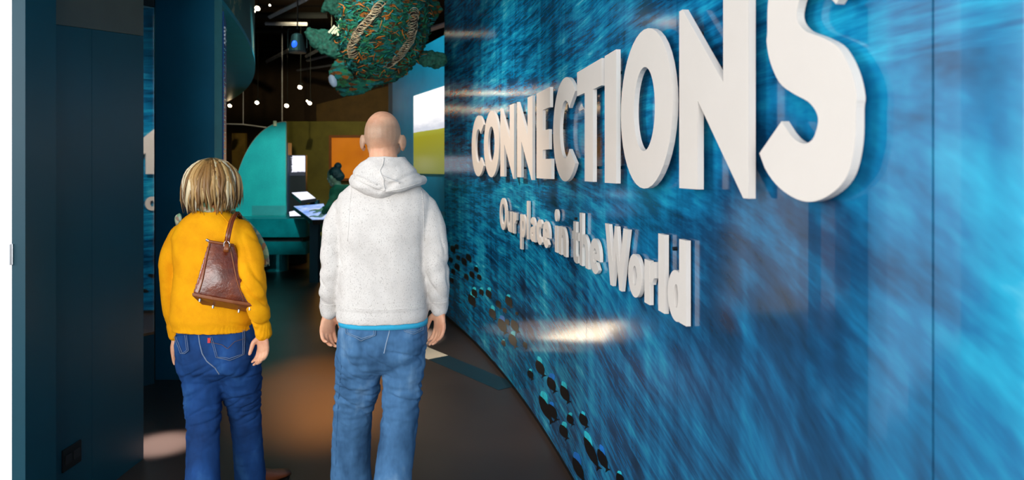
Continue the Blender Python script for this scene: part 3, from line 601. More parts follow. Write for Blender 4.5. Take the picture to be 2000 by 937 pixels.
def slab(name, pxs, zs, thick, m, label, cat, frame=.03, leg=0):
    P = [W(x, y, z) for (x, y), z in zip(pxs, zs)]; n = (P[1]-P[0]).cross(P[3]-P[0]).normalized()
    if n.z < 0: n = -n
    t = thing(name, label, cat, sum(P, Vector())/4)
    c = sum(P, Vector())/4; Q = [p+(p-c).normalized()*frame for p in P]
    obj('slab_frame', MB().prism([q-n*thick for q in Q], n*(thick-.001)), M['black'], t); obj('slab_screen', MB().prism(P, n*.004), m, t)
    f = c-n*thick+Vector((leg or 0, 0, 0))
    if leg is not None: obj('slab_leg', MB().box((f.x-.06, f.y-.06, 0), (f.x+.06, f.y+.06, f.z-.005-abs(n.x/n.z*leg))), M['teal'], t)
def touch_mat():
    m, nt, b = newmat('touch_table'); oc = nd(nt, 'ShaderNodeTexCoord').outputs['Generated']; f = noi(nt, oc, 3.5, 4)
    nt.links.new(ramp(nt, f, [(.35, lin('#6f9be8')), (.55, lin('#b9cdf6')), (.7, lin('#f0e6ee'))]), b.inputs['Emission Color']); b.inputs['Emission Strength'].default_value = .95; b.inputs['Base Color'].default_value = (.02, .02, .02, 1); return m
slab('tilted_tablet', [(570, 376.5), (600, 374.5), (616, 387), (588, 391)], (10.6, 10.6, 10.0, 10.0), .05, M['scrwhite'], 'white glowing tilted tablet behind the touch table', 'screen', .03, .16)
slab('touch_table', [(574, 403), (632, 398), (642, 428), (610, 429)], (9.9, 9.9, 9.1, 9.1), .06, touch_mat(), 'glowing blue touch table the far visitor reaches onto', 'table')
slab('desk_tablet', [(565, 414), (582, 410), (590, 421), (566, 422)], (10.7, 10.7, 10.3, 10.3), .03, M['scrwhite'], 'small glowing tablet lying on the curved desk', 'screen', .015, None)
spot('spot_desk', (-2.1, 6.2, 3.9), (-3.65, 10.5, 1.25), 900, 24, .6, (.75, 1, .97))
spot('spot_screenwall', (-2.0, 6.5, 4.1), (-1.1, 8.9, 2.5), 330, 55, .8, (.7, .93, 1))
spot('spot_visitor', (-2.9, 8.0, 4.2), (-2.3, 9.2, 1.4), 110, 24, .7, (.35, 1, .9))
spot('amber_glow_fill', (-2.5, 9.2, 3.9), (-1.38, 4.95, 0), 520, 15, 1.0, (1, .34, .06))  # added amber spot imitates the orange box's reflection on the floor
spot('spot_strip', (-.35, 5.1, 4.2), (-1.08, 6.36, 0), 8000, 12, .6, (1, .9, .8))
spot('spot_floor', (-2.45, 4.2, 3.9), (-2.0, 3.9, 0), 5200, 6.5, .9, (1, .82, .76))
spot('spot_olive', (-3.1, 10.6, 4.15), (-3.7, 13.6, 2.4), 130, 85, .8, (1, .9, .5))
spot('spot_turtle', (-1.2, 3.9, 3.6), (-1.5, 6.3, 2.9), 270, 30, .7, (1, .95, .85))
#SECTION3
# ------------------------------------------------------------------ cloth and skin materials
def cloth(name, c1, c2, c3=None, scale=8, fine=500, rough=.85, bmp=.25, stretch=(1, 1, 1), speck=None):
    m, nt, b = newmat(name); oc = objc(nt); f = noi(nt, mapv(nt, oc, stretch), scale, 4)
    c = ramp(nt, f, [(.3, lin(c1)), (.55, lin(c2)), (.75, lin(c3 or c2))]); g_ = noi(nt, oc, fine, 2, .7)
    if speck:
        mx = nd(nt, 'ShaderNodeMix', data_type='RGBA'); nt.links.new(ramp(nt, noi(nt, mapv(nt, oc, (1, 1, .5)), 300, 2, .6), [(.58, (0, 0, 0, 1)), (.68, (1, 1, 1, 1))]), mx.inputs[0]); nt.links.new(c, mx.inputs[6]); mx.inputs[7].default_value = lin(speck); c = mx.outputs[2]
    mm = nd(nt, 'ShaderNodeMix', data_type='RGBA', blend_type='MULTIPLY'); mm.inputs[0].default_value = .25; nt.links.new(c, mm.inputs[6]); nt.links.new(ramp(nt, g_, [(.3, (.6, .6, .6, 1)), (.7, (1, 1, 1, 1))]), mm.inputs[7])
    nt.links.new(mm.outputs[2], b.inputs['Base Color']); b.inputs['Roughness'].default_value = rough; b.inputs['Specular IOR Level'].default_value = .2
    bump(nt, b, g_, bmp, .002); return m
M['hoodie'] = cloth('oatmeal_fleece', '#d3cfcb', '#dedad6', '#e3e0dc', 10, 420, speck='#b3aeaa')
M['denim_m'] = cloth('mid_blue_denim', '#2a4c70', '#4a76a2', '#7ba1c4', 7, 700, stretch=(1, 1, .5))
M['denim_w'] = cloth('dark_blue_denim', '#122f5c', '#1c4682', '#3566a0', 7, 700, stretch=(1, 1, .5))
M['sweater'] = cloth('mustard_wool', '#e69802', '#f2a704', '#f6b008', 9, 380, bmp=.4)
M['tshirt'] = cloth('turquoise_cotton', '#28a8d8', '#3cb8e4', scale=6); M['stitch'] = simple('pale_stitching', '#8398b0', .8); M['stitch2'] = simple('tan_stitching', '#75849c', .8)
def skin_mat(name, hair):
    m, nt, b = newmat(name); oc = objc(nt); f = noi(nt, oc, 14, 4); c = ramp(nt, f, [(.3, lin('#c98b6c')), (.55, lin('#dca585')), (.8, lin('#e6b595'))])
    if hair:
        sp = nd(nt, 'ShaderNodeSeparateXYZ'); nt.links.new(oc, sp.inputs[0]); hz = mth(nt, 'ADD', sp.outputs[2], mth(nt, 'MULTIPLY', sp.outputs[1], .35))
        k = ramp(nt, mth(nt, 'ADD', hz, mth(nt, 'MULTIPLY', f, .03)), [(.0, (0, 0, 0, 1)), (1, (1, 1, 1, 1))])
        msk = mth(nt, 'MULTIPLY', mth(nt, 'MULTIPLY', mth(nt, 'SMOOTHSTEP', hz, 1.625, 1.685) if False else mth(nt, 'MULTIPLY', mth(nt, 'MINIMUM', mth(nt, 'MAXIMUM', mth(nt, 'MULTIPLY', mth(nt, 'SUBTRACT', hz, 1.625), 18), 0), 1), mth(nt, 'MINIMUM', mth(nt, 'MAXIMUM', mth(nt, 'MULTIPLY', mth(nt, 'SUBTRACT', 1.80, sp.outputs[2]), 22), .15), 1)), 1), mth(nt, 'ADD', mth(nt, 'MULTIPLY', noi(nt, oc, 320, 2), .7), .25))
        mx = nd(nt, 'ShaderNodeMix', data_type='RGBA'); nt.links.new(msk, mx.inputs[0]); nt.links.new(c, mx.inputs[6]); mx.inputs[7].default_value = lin('#8d7c68'); c = mx.outputs[2]
    nt.links.new(c, b.inputs['Base Color']); b.inputs['Roughness'].default_value = .5; b.inputs['Subsurface Weight'].default_value = .08; b.inputs['Subsurface Radius'].default_value = (.01, .004, .002); return m
M['skin_m'] = skin_mat('skin_stubbled', True); M['skin_w'] = skin_mat('skin_plain', False)
M['shoe'] = simple('brown_shoe_leather', '#5a2f1a', .4, var=.2); M['shoe2'] = simple('grey_shoe', '#3a3a3c', .6)
def nz(c, a, b, d, seed=0): return noise.noise(Vector((c[0]*a+seed, c[1]*b+seed, c[2]*d)))
def hand(g, wr, d, n, t, curl, s=1.0, spread=.5, thumb=(.55, .75)):
    """palm, four jointed fingers and a thumb added to g. d: pointing direction, n: palm side, t: thumb side"""
    wr = Vector(wr); d = Vector(d).normalized(); t = Vector(t); t = (t-d*t.dot(d)).normalized(); n0 = d.cross(t).normalized(); n = n0 if n0.dot(Vector(n)) > 0 else -n0
    g.limb([wr-d*.008*s, wr+d*.014*s, wr+d*.045*s+n*.002, wr+d*.082*s], [(.018*s, .024*s), (.018*s, .028*s), (.016*s, .038*s), (.013*s, .038*s)], 14, 3, up=n)
    for k, (o, L) in enumerate(((.029, .068), (.0095, .078), (-.0105, .073), (-.029, .058))):
        p = wr+d*(.082 if k in (1, 2) else .077)*s+t*o*s; a = 0; pts = [p-d*.02*s, p]; dd = d+t*(o*spread*4)
        for j, f_ in enumerate((.45, .32, .25)):
            a += curl[k]*(.75 if j == 0 else 1.0); v = (dd.normalized()*math.cos(a)+n*math.sin(a)); p = p+v*L*f_*s; pts.append(p)
        g.limb(pts, [.0095*s, .0098*s, .0088*s, .008*s, .0068*s], 10, 3)
    b = wr+d*.022*s+t*.024*s+n*.006*s; v1 = (d*thumb[0]+t*.55+n*.35).normalized(); v2 = (d*1.0+t*.05+n*.35).normalized()
    g.limb([b, b+v1*.032*s, b+v1*.034*s+v2*.03*s, b+v1*.034*s+v2*.056*s], [.015*s, .0125*s, .0105*s, .008*s], 10, 3)
def head(g, c, s=1.0, rot=None):
    """skull, jaw, neck, ears, nose, brow, lips; c = centre of skull, facing +y"""
    c = Vector(c); Rm = rot or Matrix.Identity(3); T = lambda x, y, z: c+Rm @ Vector((x*s, y*s, z*s))
    def E(x, y, z, r, q=None): g.ell(T(x, y, z), tuple(a*s for a in r), 22, 14, Rm @ q if q else Rm)
    E(0, -.005, .02, (.078, .097, .098)); E(0, .012, -.025, (.070, .085, .085)); E(0, .045, -.085, (.05, .048, .042)); E(0, .07, -.105, (.028, .022, .02))
    E(0, .093, -.025, (.013, .022, .028)); E(0, .108, -.045, (.013, .012, .010)); E(0, .085, .012, (.05, .012, .012)); E(0, .090, -.075, (.024, .010, .006)); E(0, .088, -.086, (.02, .010, .006))
    for sx in (-1, 1):
        E(sx*.032, .085, -.008, (.013, .011, .010)); E(sx*.045, .062, -.045, (.022, .022, .025))
        q = Matrix.Rotation(sx*-.6, 3, 'Z'); E(sx*.088, -.008, -.016, (.009, .021, .033), q); E(sx*.085, .004, -.042, (.008, .012, .014), q)
EYE = simple('eye_white', '#e8e4e0', .2); IRIS = simple('iris_brown', '#3a2415', .2)
def eyes(par, c, rot=None, s=1.0):
    Rm = rot or Matrix.Identity(3)
    for sx in (-1, 1):
        p = Vector(c)+Rm @ Vector((sx*.032*s, .0865*s, -.006*s)); e = obj('eye', MB().ell(p, (.0125*s,)*3, 14, 8), EYE, par, True)
        obj('iris', MB().ell(p+Rm @ Vector((0, .0095*s, 0)), (.0055*s,)*3, 10, 6), IRIS, e, True)
def shoe(par, c, ang, m, L=.27):
    c = Vector(c); Rm = Matrix.Rotation(ang, 3, 'Z'); g = MB()
    prof = [(-.07, .032, .05), (-.06, .036, .085), (-.02, .036, .09), (.04, .038, .075), (.10, .044, .052), (.15, .043, .04), (.19, .03, .03)]
    R_ = []
    for y, w, h in prof:
        R_.append([c+Rm @ Vector((w*math.cos(2*pi*k/14), y*L/.27, h*.5+.012+h*.5*math.sin(2*pi*k/14))) for k in range(14)])
    o = obj('shoe', g.rings(R_), m, par, True)
    so_ = MB(); out = [(-.075, -.03), (-.082, 0), (-.075, .03), (.0, .036), (.1, .047), (.16, .043), (.2, .0), (.16, -.043), (.1, -.047), (.0, -.036)]
    obj('shoe_sole', so_.prism([c+Rm @ Vector((x, y*L/.27, .0)) for y, x in out], (0, 0, .016)), M['black'], o)
# ------------------------------------------------------------------ the man
D = 3.03; man = thing('person', 'bald person in oatmeal hooded sweatshirt and faded blue jeans, arms hanging', 'person', (W(750, 0, D).x, D, 0))
def mp(px, py, dy=0): return W(px, py, D+dy)
def mr(px, dy=0): return px/F*(D+dy)
hc = mp(748, 268, .02); g = MB(); head(g, hc+Vector((0, 0, -.005)), 1.03)
g.limb([mp(748, 290, .0), mp(749, 320, -.005), mp(750, 352, 0)], [.060, .064, .085], 18)
g.hloft([(mp(750, 0).x, D, z, rx, ry) for z, rx, ry in ((.80, .12, .08), (.86, .15, .10), (1.0, .155, .10), (1.2, .16, .10), (1.38, .17, .10), (1.47, .12, .08), (1.52, .06, .06))])
LA = [(665, 405, 0, .05), (651, 450, -.02, .048), (652, 510, -.03, .042), (648, 560, .0, .036), (643, 612, .03, .027)]
RA = [(836, 402, 0, .05), (851, 450, -.02, .048), (853, 510, -.03, .042), (856, 560, .0, .036), (858, 608, .03, .027)]
for A_ in (LA, RA): g.limb([mp(x, y, d) for x, y, d, r in A_], [r*.8 for *_, r in A_], 14)
hand(g, mp(641, 610, .03), (-.02, -.05, -1), (.75, -.66, 0), (.66, .75, 0), (.42, .48, .52, .55), 1.05)
hand(g, mp(860, 604, .03), (-.03, -.05, -1), (-.75, -.66, 0), (-.66, .75, 0), (.34, .38, .4, .42), 1.05)
LL = [(706, 640, .0, 40), (702, 700, .02, 42), (699, 750, .05, 38), (691, 795, .09, 35), (686, 850, .12, 34), (685, 900, .13, 34), (686, 950, .14, 36), (687, 992, .14, 38)]
RL = [(790, 640, .0, 40), (788, 700, .0, 39), (785, 750, .0, 34.5), (782, 800, -.01, 32), (777, 850, -.03, 32), (771, 900, -.06, 32.5), (766, 945, -.09, 33), (763, 990, -.1, 35)]
for A_ in (LL, RL): g.limb([mp(x, y, d) for x, y, d, r in A_], [mr(r, d)*.72 for *_, d, r in A_], 14)
obj('body', remesh(g, .0042, 3), M['skin_m'], man, True); eyes(man, hc+Vector((0, 0, -.005)), None, 1.03)
# jeans
g = MB(); g.hloft([(mp(748, 0).x, D+.0, z, rx, ry) for z, rx, ry in ((.67, .08, .06), (.70, .14, .09), (.74, .172, .112), (.80, .188, .122), (.86, .188, .118), (.93, .175, .108), (.98, .165, .10))])
for sx in (706, 790): g.ell(mp(sx, 668, -.04), (.082, .082, .11))
for A_ in (LL, RL): g.limb([mp(x, y, d) for x, y, d, r in A_], [(mr(r, d), mr(r, d)*1.12) for *_, d, r in A_], 22, up=(0, 1, 0))
def fold_j(c):
    z = c[2]; kn = math.exp(-((z-.56)/.11)**2); hp2 = math.exp(-((z-.78)/.07)**2)
    v = nz(c, 9, 9, 30)*(.009*kn+.006*hp2+.002)+nz(c, 22, 22, 55, 3)*(.004*kn+.0016)+nz(c, 26, 26, 5, 9)*.003
    cz = [c[0], c[1], c[2]+c[0]*.5]; v -= .007*max(0, 1-abs(nz(cz, 5, 5, 17, 21))*7)*(kn+hp2*.7+.12)
    if z < .12: v += .004*math.sin(z*160)
    return v
jm = remesh(g, .0062, 3, fold_j); jb = bvh(jm); jn = obj('jeans', jm, M['denim_m'], man, True)
for q, nt_ in (([(675, 620), (738, 626), (735, 655), (676, 652)], 12), ([(788, 624), (826, 618), (825, 645), (788, 648)], 8)):
    pk = obj('back_pocket', patch(jb, q, .004, 10, nt_), M['denim_m'], jn, True)
    (a, b_), (c_, d_), (e, f_), (h_, i_) = q; mid = ((e+h_)/2, (f_+i_)/2+nt_)
    for inset in (1.5, 5): obj('stitching', seam(jb, [(a+inset, b_+2), (h_+inset, i_-inset*.3), (mid[0], mid[1]-inset), (e-inset, f_-inset*.3), (c_-inset, d_+2)], .0009, .008), M['stitch'], jn)
obj('centre_seam', seam(jb, [(763, 628), (760, 650), (755, 668), (750, 690)], .0025, .001), M['stitch'], jn)
obj('leg_seam', seam(jb, [(662, 660), (666, 720), (660, 790), (657, 860), (655, 930)], .002, 0), M['denim_m'], jn)
shoe(man, (mp(687, 0, .14).x, D+.16, 0), .1, M['shoe2']); shoe(man, (mp(763, 0, -.1).x, D-.07, 0), -.12, M['shoe2'])
# t-shirt edge below the hoodie
g = MB().hloft([(mp(748, 0).x+.002, D, z, rx, ry) for z, rx, ry in ((.885, .196, .130), (.90, .196, .131), (.93, .19, .125), (.98, .18, .115))]); ts_ = obj('tshirt', g, M['tshirt'], man, True)
# hoodie
g = MB(); cx_ = lambda px: mp(px, 0).x
g.hloft([(cx_(747), D-.005, .905, .197, .142), (cx_(747), D-.005, .93, .202, .146), (cx_(747), D-.005, .96, .200, .145), (cx_(748), D-.01, 1.05, .194, .14), (cx_(749), D-.01, 1.16, .190, .138), (cx_(750), D-.012, 1.28, .196, .14), (cx_(751), D-.012, 1.36, .208, .136), (cx_(751), D-.01, 1.41, .21, .127), (cx_(751), D-.005, 1.46, .197, .115), (cx_(751), D, 1.505, .145, .10), (cx_(751), D, 1.53, .11, .09), (cx_(751), D, 1.55, .085, .08)], 44, 2.5)
SL = [(675, 412, 0, 30), (660, 438, -.01, 28.5), (654, 480, -.025, 27), (653, 520, -.03, 26), (648, 560, -.01, 23.5), (643, 590, .02, 19), (643, 607, .03, 17.5)]
SR = [(825, 408, 0, 30), (840, 436, -.01, 28), (849, 480, -.025, 26), (852, 520, -.03, 25), (857, 560, -.01, 22), (858, 588, .02, 18.5), (858, 602, .03, 17)]
for A_ in (SL, SR): g.limb([mp(x, y, d) for x, y, d, r in A_], [(mr(r, d), mr(r, d)*.98) for *_, d, r in A_], 20, up=(1, 0, 0))
def fold_h(c):
    x = (c[0]-mp(750, 0).x); ar = 1/(1+math.exp(-(abs(x)-.185)*60)); z = c[2]; el = math.exp(-((z-1.12)/.13)**2)
    v = nz(c, 14, 10, 24)*.0055*ar*(.5+el)+nz(c, 9, 9, 3, 5)*.006*(1-ar)*math.exp(-((z-1.1)/.25)**2)+nz(c, 30, 30, 12, 2)*.0012
    v += .006*math.exp(-((abs(x)-.178)/.009)**2)*-.5*math.exp(-((z-1.25)/.16)**2)
    v -= .006*max(0, 1-abs(nz([c[0], c[1], c[2]+x*1.2], 6, 6, 9, 51))*6)*(ar*el+.12)
    if z < .965: v += -.003*(1-ar)
    return v
hm = remesh(g, .0062, 4, fold_h); hb = bvh(hm); ho = obj('hoodie', hm, M['hoodie'], man, True)
g = MB().hloft([(cx_(750), D-.012, 1.445, .045, .125), (cx_(751), D-.03, 1.465, .09, .128), (cx_(752), D-.035, 1.492, .138, .132), (cx_(754), D-.03, 1.522, .158, .130), (cx_(755), D-.026, 1.55, .147, .122), (cx_(755), D-.02, 1.58, .122, .108), (cx_(755), D-.01, 1.607, .096, .093), (cx_(755), D, 1.626, .080, .082), (cx_(755), D+.005, 1.622, .07, .072)], 44, 2.1)
g.limb([mp(692, 346, .03), mp(712, 352, -.09), mp(735, 362, -.145), mp(755, 371, -.16)], [.018, .02, .017, .012]); g.limb([mp(825, 352, .02), mp(806, 358, -.09), mp(782, 366, -.14), mp(757, 372, -.16)], [.022, .022, .018, .012])
g.limb([mp(744, 345, -.155), mp(758, 352, -.158), mp(780, 356, -.15)], [.006, .010, .006])
def fold_hood(c):
    x = c[0]-mp(752, 0).x; z = c[2]; return nz(c, 16, 12, 22, 4)*.007+nz(c, 40, 30, 30, 1)*.0015-.006*math.exp(-((abs(x)*.55-(z-1.475))/.008)**2)
hdm = remesh(g, .0055, 3, fold_hood); hdb = bvh(hdm); hd_ = obj('hood', hdm, M['hoodie'], man, True)
obj('hood_seam', seam(hdb, [(750, 309), (748, 322), (742, 333), (745, 342), (750, 350), (749, 360), (752, 372)], .003, .001), M['hoodie'], hd_, True)
for A_ in ([(692, 348), (712, 357), (733, 366), (752, 373)], [(824, 356), (806, 362), (782, 369), (754, 374)], [(697, 342), (716, 351), (737, 361)], [(746, 344), (764, 351), (781, 358)]): obj('hood_fold', seam(hdb, A_, .0032, .0), M['hoodie'], hd_, True)
obj('hem_seam', seam(hb, [(662, 596), (700, 603), (750, 605), (800, 602), (832, 592)], .0018, -.0005), M['hoodie'], ho, True)
for A_ in ([(688, 362), (683, 400), (681, 440), (679, 470)], [(822, 362), (827, 400), (828, 440), (829, 470)]): obj('armhole_seam', seam(hb, A_, .002, -.0003), M['hoodie'], ho, True)
for A_ in ([(622, 592), (640, 596), (660, 594)], [(842, 590), (860, 592), (876, 589)]): obj('cuff_seam', seam(hb, A_, .0018, -.0003), M['hoodie'], ho, True)
# ------------------------------------------------------------------ the woman
D2 = 3.10; wo = thing('person', 'blond person in mustard sweater carrying a brown leather shoulder bag', 'person', (W(415, 0, D2).x, D2, 0))
def wp(px, py, dy=0): return W(px, py, D2+dy)
def wr_(px, dy=0): return px/F*(D2+dy)
hc2 = wp(408, 358, .03); Rw = Matrix.Rotation(.18, 3, 'Z'); g = MB(); head(g, hc2, .95, Rw)
g.limb([wp(409, 380, .01), wp(411, 405, 0), wp(412, 425, 0)], [.05, .05, .07], 16)
g.hloft([(wp(cx, 0).x, D2, z, rx, ry) for cx, z, rx, ry in ((422, .72, .13, .09), (422, .85, .14, .09), (419, 1.0, .13, .085), (416, 1.15, .135, .085), (413, 1.28, .14, .08), (412, 1.35, .08, .06))])
WLA = [(352, 462, .02, .042), (335, 490, .02, .04), (328, 545, .02, .035), (333, 600, .04, .03), (342, 655, .06, .023), ]
WRA = [(470, 456, -.05, .042), (483, 490, -.10, .04), (493, 545, -.14, .035), (505, 600, -.12, .03), (514, 655, -.08, .023)]
for A_ in (WLA, WRA): g.limb([wp(x, y, d) for x, y, d, r in A_], [r*.8 for *_, r in A_], 12)
hand(g, wp(515, 652, -.08), (-.02, -.05, -1), (-.55, -.83, 0), (-.9, .45, 0), (.36, .42, .46, .5), .9)
hand(g, wp(345, 658, .06), (.12, .05, -1), (.6, -.8, 0), (.8, .6, 0), (.25, .28, .3, .32), .9)
WLL = [(388, 668, .0, 40), (391, 705, .0, 41), (396, 750, .0, 34), (397, 800, -.01, 31), (397, 850, -.04, 28.5), (396, 900, -.08, 28.5), (396, 950, -.11, 30.5), (396, 1010, -.12, 33)]
WRL = [(459, 665, .0, 40), (465, 705, .02, 40), (471, 750, .07, 35.5), (478, 800, .13, 28.5), (482, 850, .18, 26), (486, 895, .22, 26), (489, 930, .25, 27), (491, 945, .26, 28)]
for A_ in (WLL, WRL): g.limb([wp(x, y, d) for x, y, d, r in A_], [wr_(r, d)*.72 for *_, d, r in A_], 12)
obj('body', remesh(g, .004, 3), M['skin_w'], wo, True); eyes(wo, hc2, Rw, .95)
g = MB(); g.hloft([(wp(424, 0).x, D2, z, rx, ry) for z, rx, ry in ((.62, .07, .055), (.64, .12, .085), (.675, .156, .11), (.72, .176, .122), (.78, .182, .122), (.84, .174, .112), (.90, .165, .10))])
for sx in (388, 460): g.ell(wp(sx, 690, -.045), (.080, .082, .11))
for A_ in (WLL, WRL): g.limb([wp(x, y, d) for x, y, d, r in A_], [(wr_(r, d), wr_(r, d)*1.1) for *_, d, r in A_], 22, up=(0, 1, 0))
def fold_w(c):
    z = c[2]; kn = math.exp(-((z-.48)/.10)**2); ct = math.exp(-((z-.64)/.07)**2)
    cz = [c[0], c[1], c[2]-c[0]*.4]
    return nz(c, 9, 9, 32, 11)*(.007*kn+.005*ct+.0015)+nz(c, 24, 24, 55, 13)*(.003*kn+.001)+nz(c, 24, 24, 5, 19)*.0025-.006*max(0, 1-abs(nz(cz, 5, 5, 17, 41))*7)*(kn+ct*.8+.12)
jm = remesh(g, .006, 3, fold_w); jb = bvh(jm); jn = obj('jeans', jm, M['denim_w'], wo, True)
for q, nt_ in (([(410, 655), (478, 642), (477, 692), (421, 697)], 9), ([(342, 655), (368, 652), (371, 685), (354, 690)], 4)):
    obj('back_pocket', patch(jb, q, .004, 10, nt_), M['denim_w'], jn, True)
    (a, b_), (c_, d_), (e, f_), (h_, i_) = q; mid = ((e+h_)/2, (f_+i_)/2+nt_)
    for inset in (1.5, 4.5): obj('stitching', seam(jb, [(a+inset, b_+2), (h_+inset, i_-inset*.3), (mid[0], mid[1]-inset), (e-inset, f_-inset*.3), (c_-inset, d_+2)], .0009, .008), M['stitch2'], jn)
obj('stitching', seam(jb, [(413, 668), (433, 672), (446, 681), (459, 668), (476, 662)], .0012, .0085), simple('rust_stitching', '#5a4a52', .8), jn)
obj('centre_seam', seam(jb, [(388, 652), (390, 670), (395, 690), (404, 705), (420, 718), (428, 730)], .0025, .001), M['stitch2'], jn)
obj('pocket_tab', patch(jb, [(407, 660), (412, 660), (412, 669), (407, 669)], .009, 4), simple('red_tab', '#c02428', .6), jn)
pn = obj('phone', patch(jb, [(425, 648), (453, 641), (455, 662), (427, 665)], .0025, 6), simple('white_phone', '#e4e6ea', .3), wo, True)
pn.location += Vector((0, 0, 0))
shoe(wo, (wp(500, 0, .25).x, D2+.26, 0), -.75, M['shoe'], .24); shoe(wo, (wp(396, 0, -.12).x, D2-.1, 0), .1, M['shoe'], .24)
# sweater
g = MB(); wx_ = lambda px: wp(px, 0).x
g.hloft([(wx_(420), D2, .845, .178, .128), (wx_(420), D2, .87, .184, .133), (wx_(420), D2, .90, .190, .136), (wx_(419), D2, 1.0, .184, .132), (wx_(418), D2, 1.1, .172, .124), (wx_(415), D2, 1.2, .175, .120), (wx_(413), D2, 1.26, .172, .112), (wx_(412), D2, 1.31, .148, .10), (wx_(411), D2, 1.35, .115, .085), (wx_(411), D2, 1.375, .08, .068), (wx_(411), D2, 1.388, .06, .058)], 44, 2.4)
SL = [(356, 461, .02, 25), (341, 486, .02, 22.5), (332, 510, .01, 20), (330, 550, .01, 17), (333, 595, .03, 15), (338, 635, .05, 13), (341, 654, .055, 12)]
SR = [(466, 453, -.04, 27), (481, 484, -.08, 27), (489, 520, -.12, 28), (495, 560, -.135, 26), (504, 595, -.12, 22), (511, 630, -.09, 17.5), (514.5, 651, -.08, 16)]
for A_ in (SL, SR): g.limb([wp(x, y, d) for x, y, d, r in A_], [(wr_(r, d), wr_(r, d)*.95) for *_, d, r in A_], 20, up=(1, 0, 0))
def fold_s(c):
    z = c[2]; x = c[0]-wp(480, 0).x; ar = 1/(1+math.exp(-(x+.0)*50)); el = math.exp(-((z-1.02)/.14)**2)
    v = nz(c, 13, 10, 22, 31)*.006*ar*(.4+el)+nz(c, 8, 8, 6, 33)*.006*(1-ar)+nz(c, 30, 30, 20, 35)*.0012
    v -= .008*max(0, 1-abs(nz([c[0], c[1], c[2]+c[0]*.8], 6, 6, 13, 61))*5)*(ar*(.3+el)+.10)
    v += .004*math.exp(-((z-.865)/.02)**2)*-1
    if z < .885: v += .0012*math.sin(math.atan2(c[1]-D2, c[0]-wp(420, 0).x)*150)
    return v
sm = remesh(g, .006, 4, fold_s); sb = bvh(sm); sw = obj('sweater', sm, M['sweater'], wo, True)
obj('raglan_seam', seam(sb, [(424, 409), (433, 420), (443, 431), (452, 441)], .0018, 0), M['sweater'], sw, True)
for rr_, zz in ((.062, 1.387), (.066, 1.380)): obj('neck_rib', MB().tube([(wx_(411)+rr_*math.cos(a), D2+.004+rr_*math.sin(a), zz+.006*math.sin(a)) for a in [2*pi*k/28 for k in range(29)]], .006, 8), M['sweater'], sw, True)
# scarf
def scarf_mat():
    m, nt, b = newmat('printed_scarf'); oc = objc(nt); v = nd(nt, 'ShaderNodeTexVoronoi'); v.inputs['Scale'].default_value = 45; nt.links.new(oc, v.inputs['Vector'])
    sp = nd(nt, 'ShaderNodeSeparateColor'); nt.links.new(v.outputs['Color'], sp.inputs[0])
    nt.links.new(ramp(nt, sp.outputs[0], [(0, lin('#6f9a78')), (.3, lin('#9fc29a')), (.5, lin('#cfc7a8')), (.7, lin('#5f9aa0')), (.88, lin('#c07a48')), (1, lin('#e0d8c0'))]), b.inputs['Base Color']); b.inputs['Roughness'].default_value = .8; return m
M['scarf'] = scarf_mat()
R_ = []
for k in range(32):
    a = 2*pi*k/32; c_ = Vector((wx_(412)+.078*math.cos(a), D2+.012+.078*math.sin(a), 1.402+.012*math.sin(2*a+1)-.012*math.sin(a))); R_.append(c_)
scf = obj('scarf', MB().tube(R_+[R_[0], R_[1]], [(.026, .014)]*34, 12, up=(0, 0, 1)), M['scarf'], wo, True)
tl = MB(); P = [wp(352, 424, .05), wp(345, 432, .08), wp(352, 450, .14)]; obj('scarf_fold', MB().limb(P, [(.02, .008), (.024, .008), (.02, .006)], 10), M['scarf'], scf, True)
P = [wp(455, 415, .12), wp(482, 440, .15), wp(502, 470, .10), wp(511, 495, .07), wp(517, 516, .05)]
tail = MB().limb(P, [(.015, .01), (.025, .012), (.036, .014), (.046, .014), (.036, .010)], 12, up=(1, 0, 0)); obj('scarf_tail', tail, M['scarf'], scf, True)
fr = MB()
for k in range(14):
    p = wp(506+k*1.5, 519-k*.55, .05); fr.tube([p+Vector((0, 0, .01)), p+Vector((random.uniform(-.004, .004), 0, -.016))], .0015, 5)
fo = obj('fringe', fr, M['scarf'], scf); fo['kind'] = 'stuff'
# hair
def hair_mat():
    m, nt, b = newmat('blond_hair'); at = nd(nt, 'ShaderNodeAttribute', attribute_name='lock'); oc = objc(nt); f = noi(nt, mapv(nt, oc, (160, 160, 14)), 1, 3)
    mm = nd(nt, 'ShaderNodeMix', data_type='RGBA', blend_type='MULTIPLY'); mm.inputs[0].default_value = .5; nt.links.new(at.outputs['Color'], mm.inputs[6]); nt.links.new(ramp(nt, f, [(.3, (.45, .42, .4, 1)), (.65, (1.0, 1, 1, 1))]), mm.inputs[7])
    nt.links.new(mm.outputs[2], b.inputs['Base Color']); b.inputs['Roughness'].default_value = .38; b.inputs['Specular IOR Level'].default_value = .35; return m
g = MB(); cols = []; hcx, hcy = wp(409, 0).x, D2+.03
def HR(z): return float(np.interp(z, [1.36, 1.39, 1.43, 1.48, 1.53, 1.57, 1.60, 1.615, 1.621], [.098, .108, .119, .122, .115, .096, .066, .035, .004]))
pal = [lin(c) for c in ('#dcc290', '#c8a36a', '#b08850', '#ead9b0', '#c09a62', '#8f6a3c', '#f2e6c8', '#7c5830', '#d2b47e')]
rs = random.Random(3)
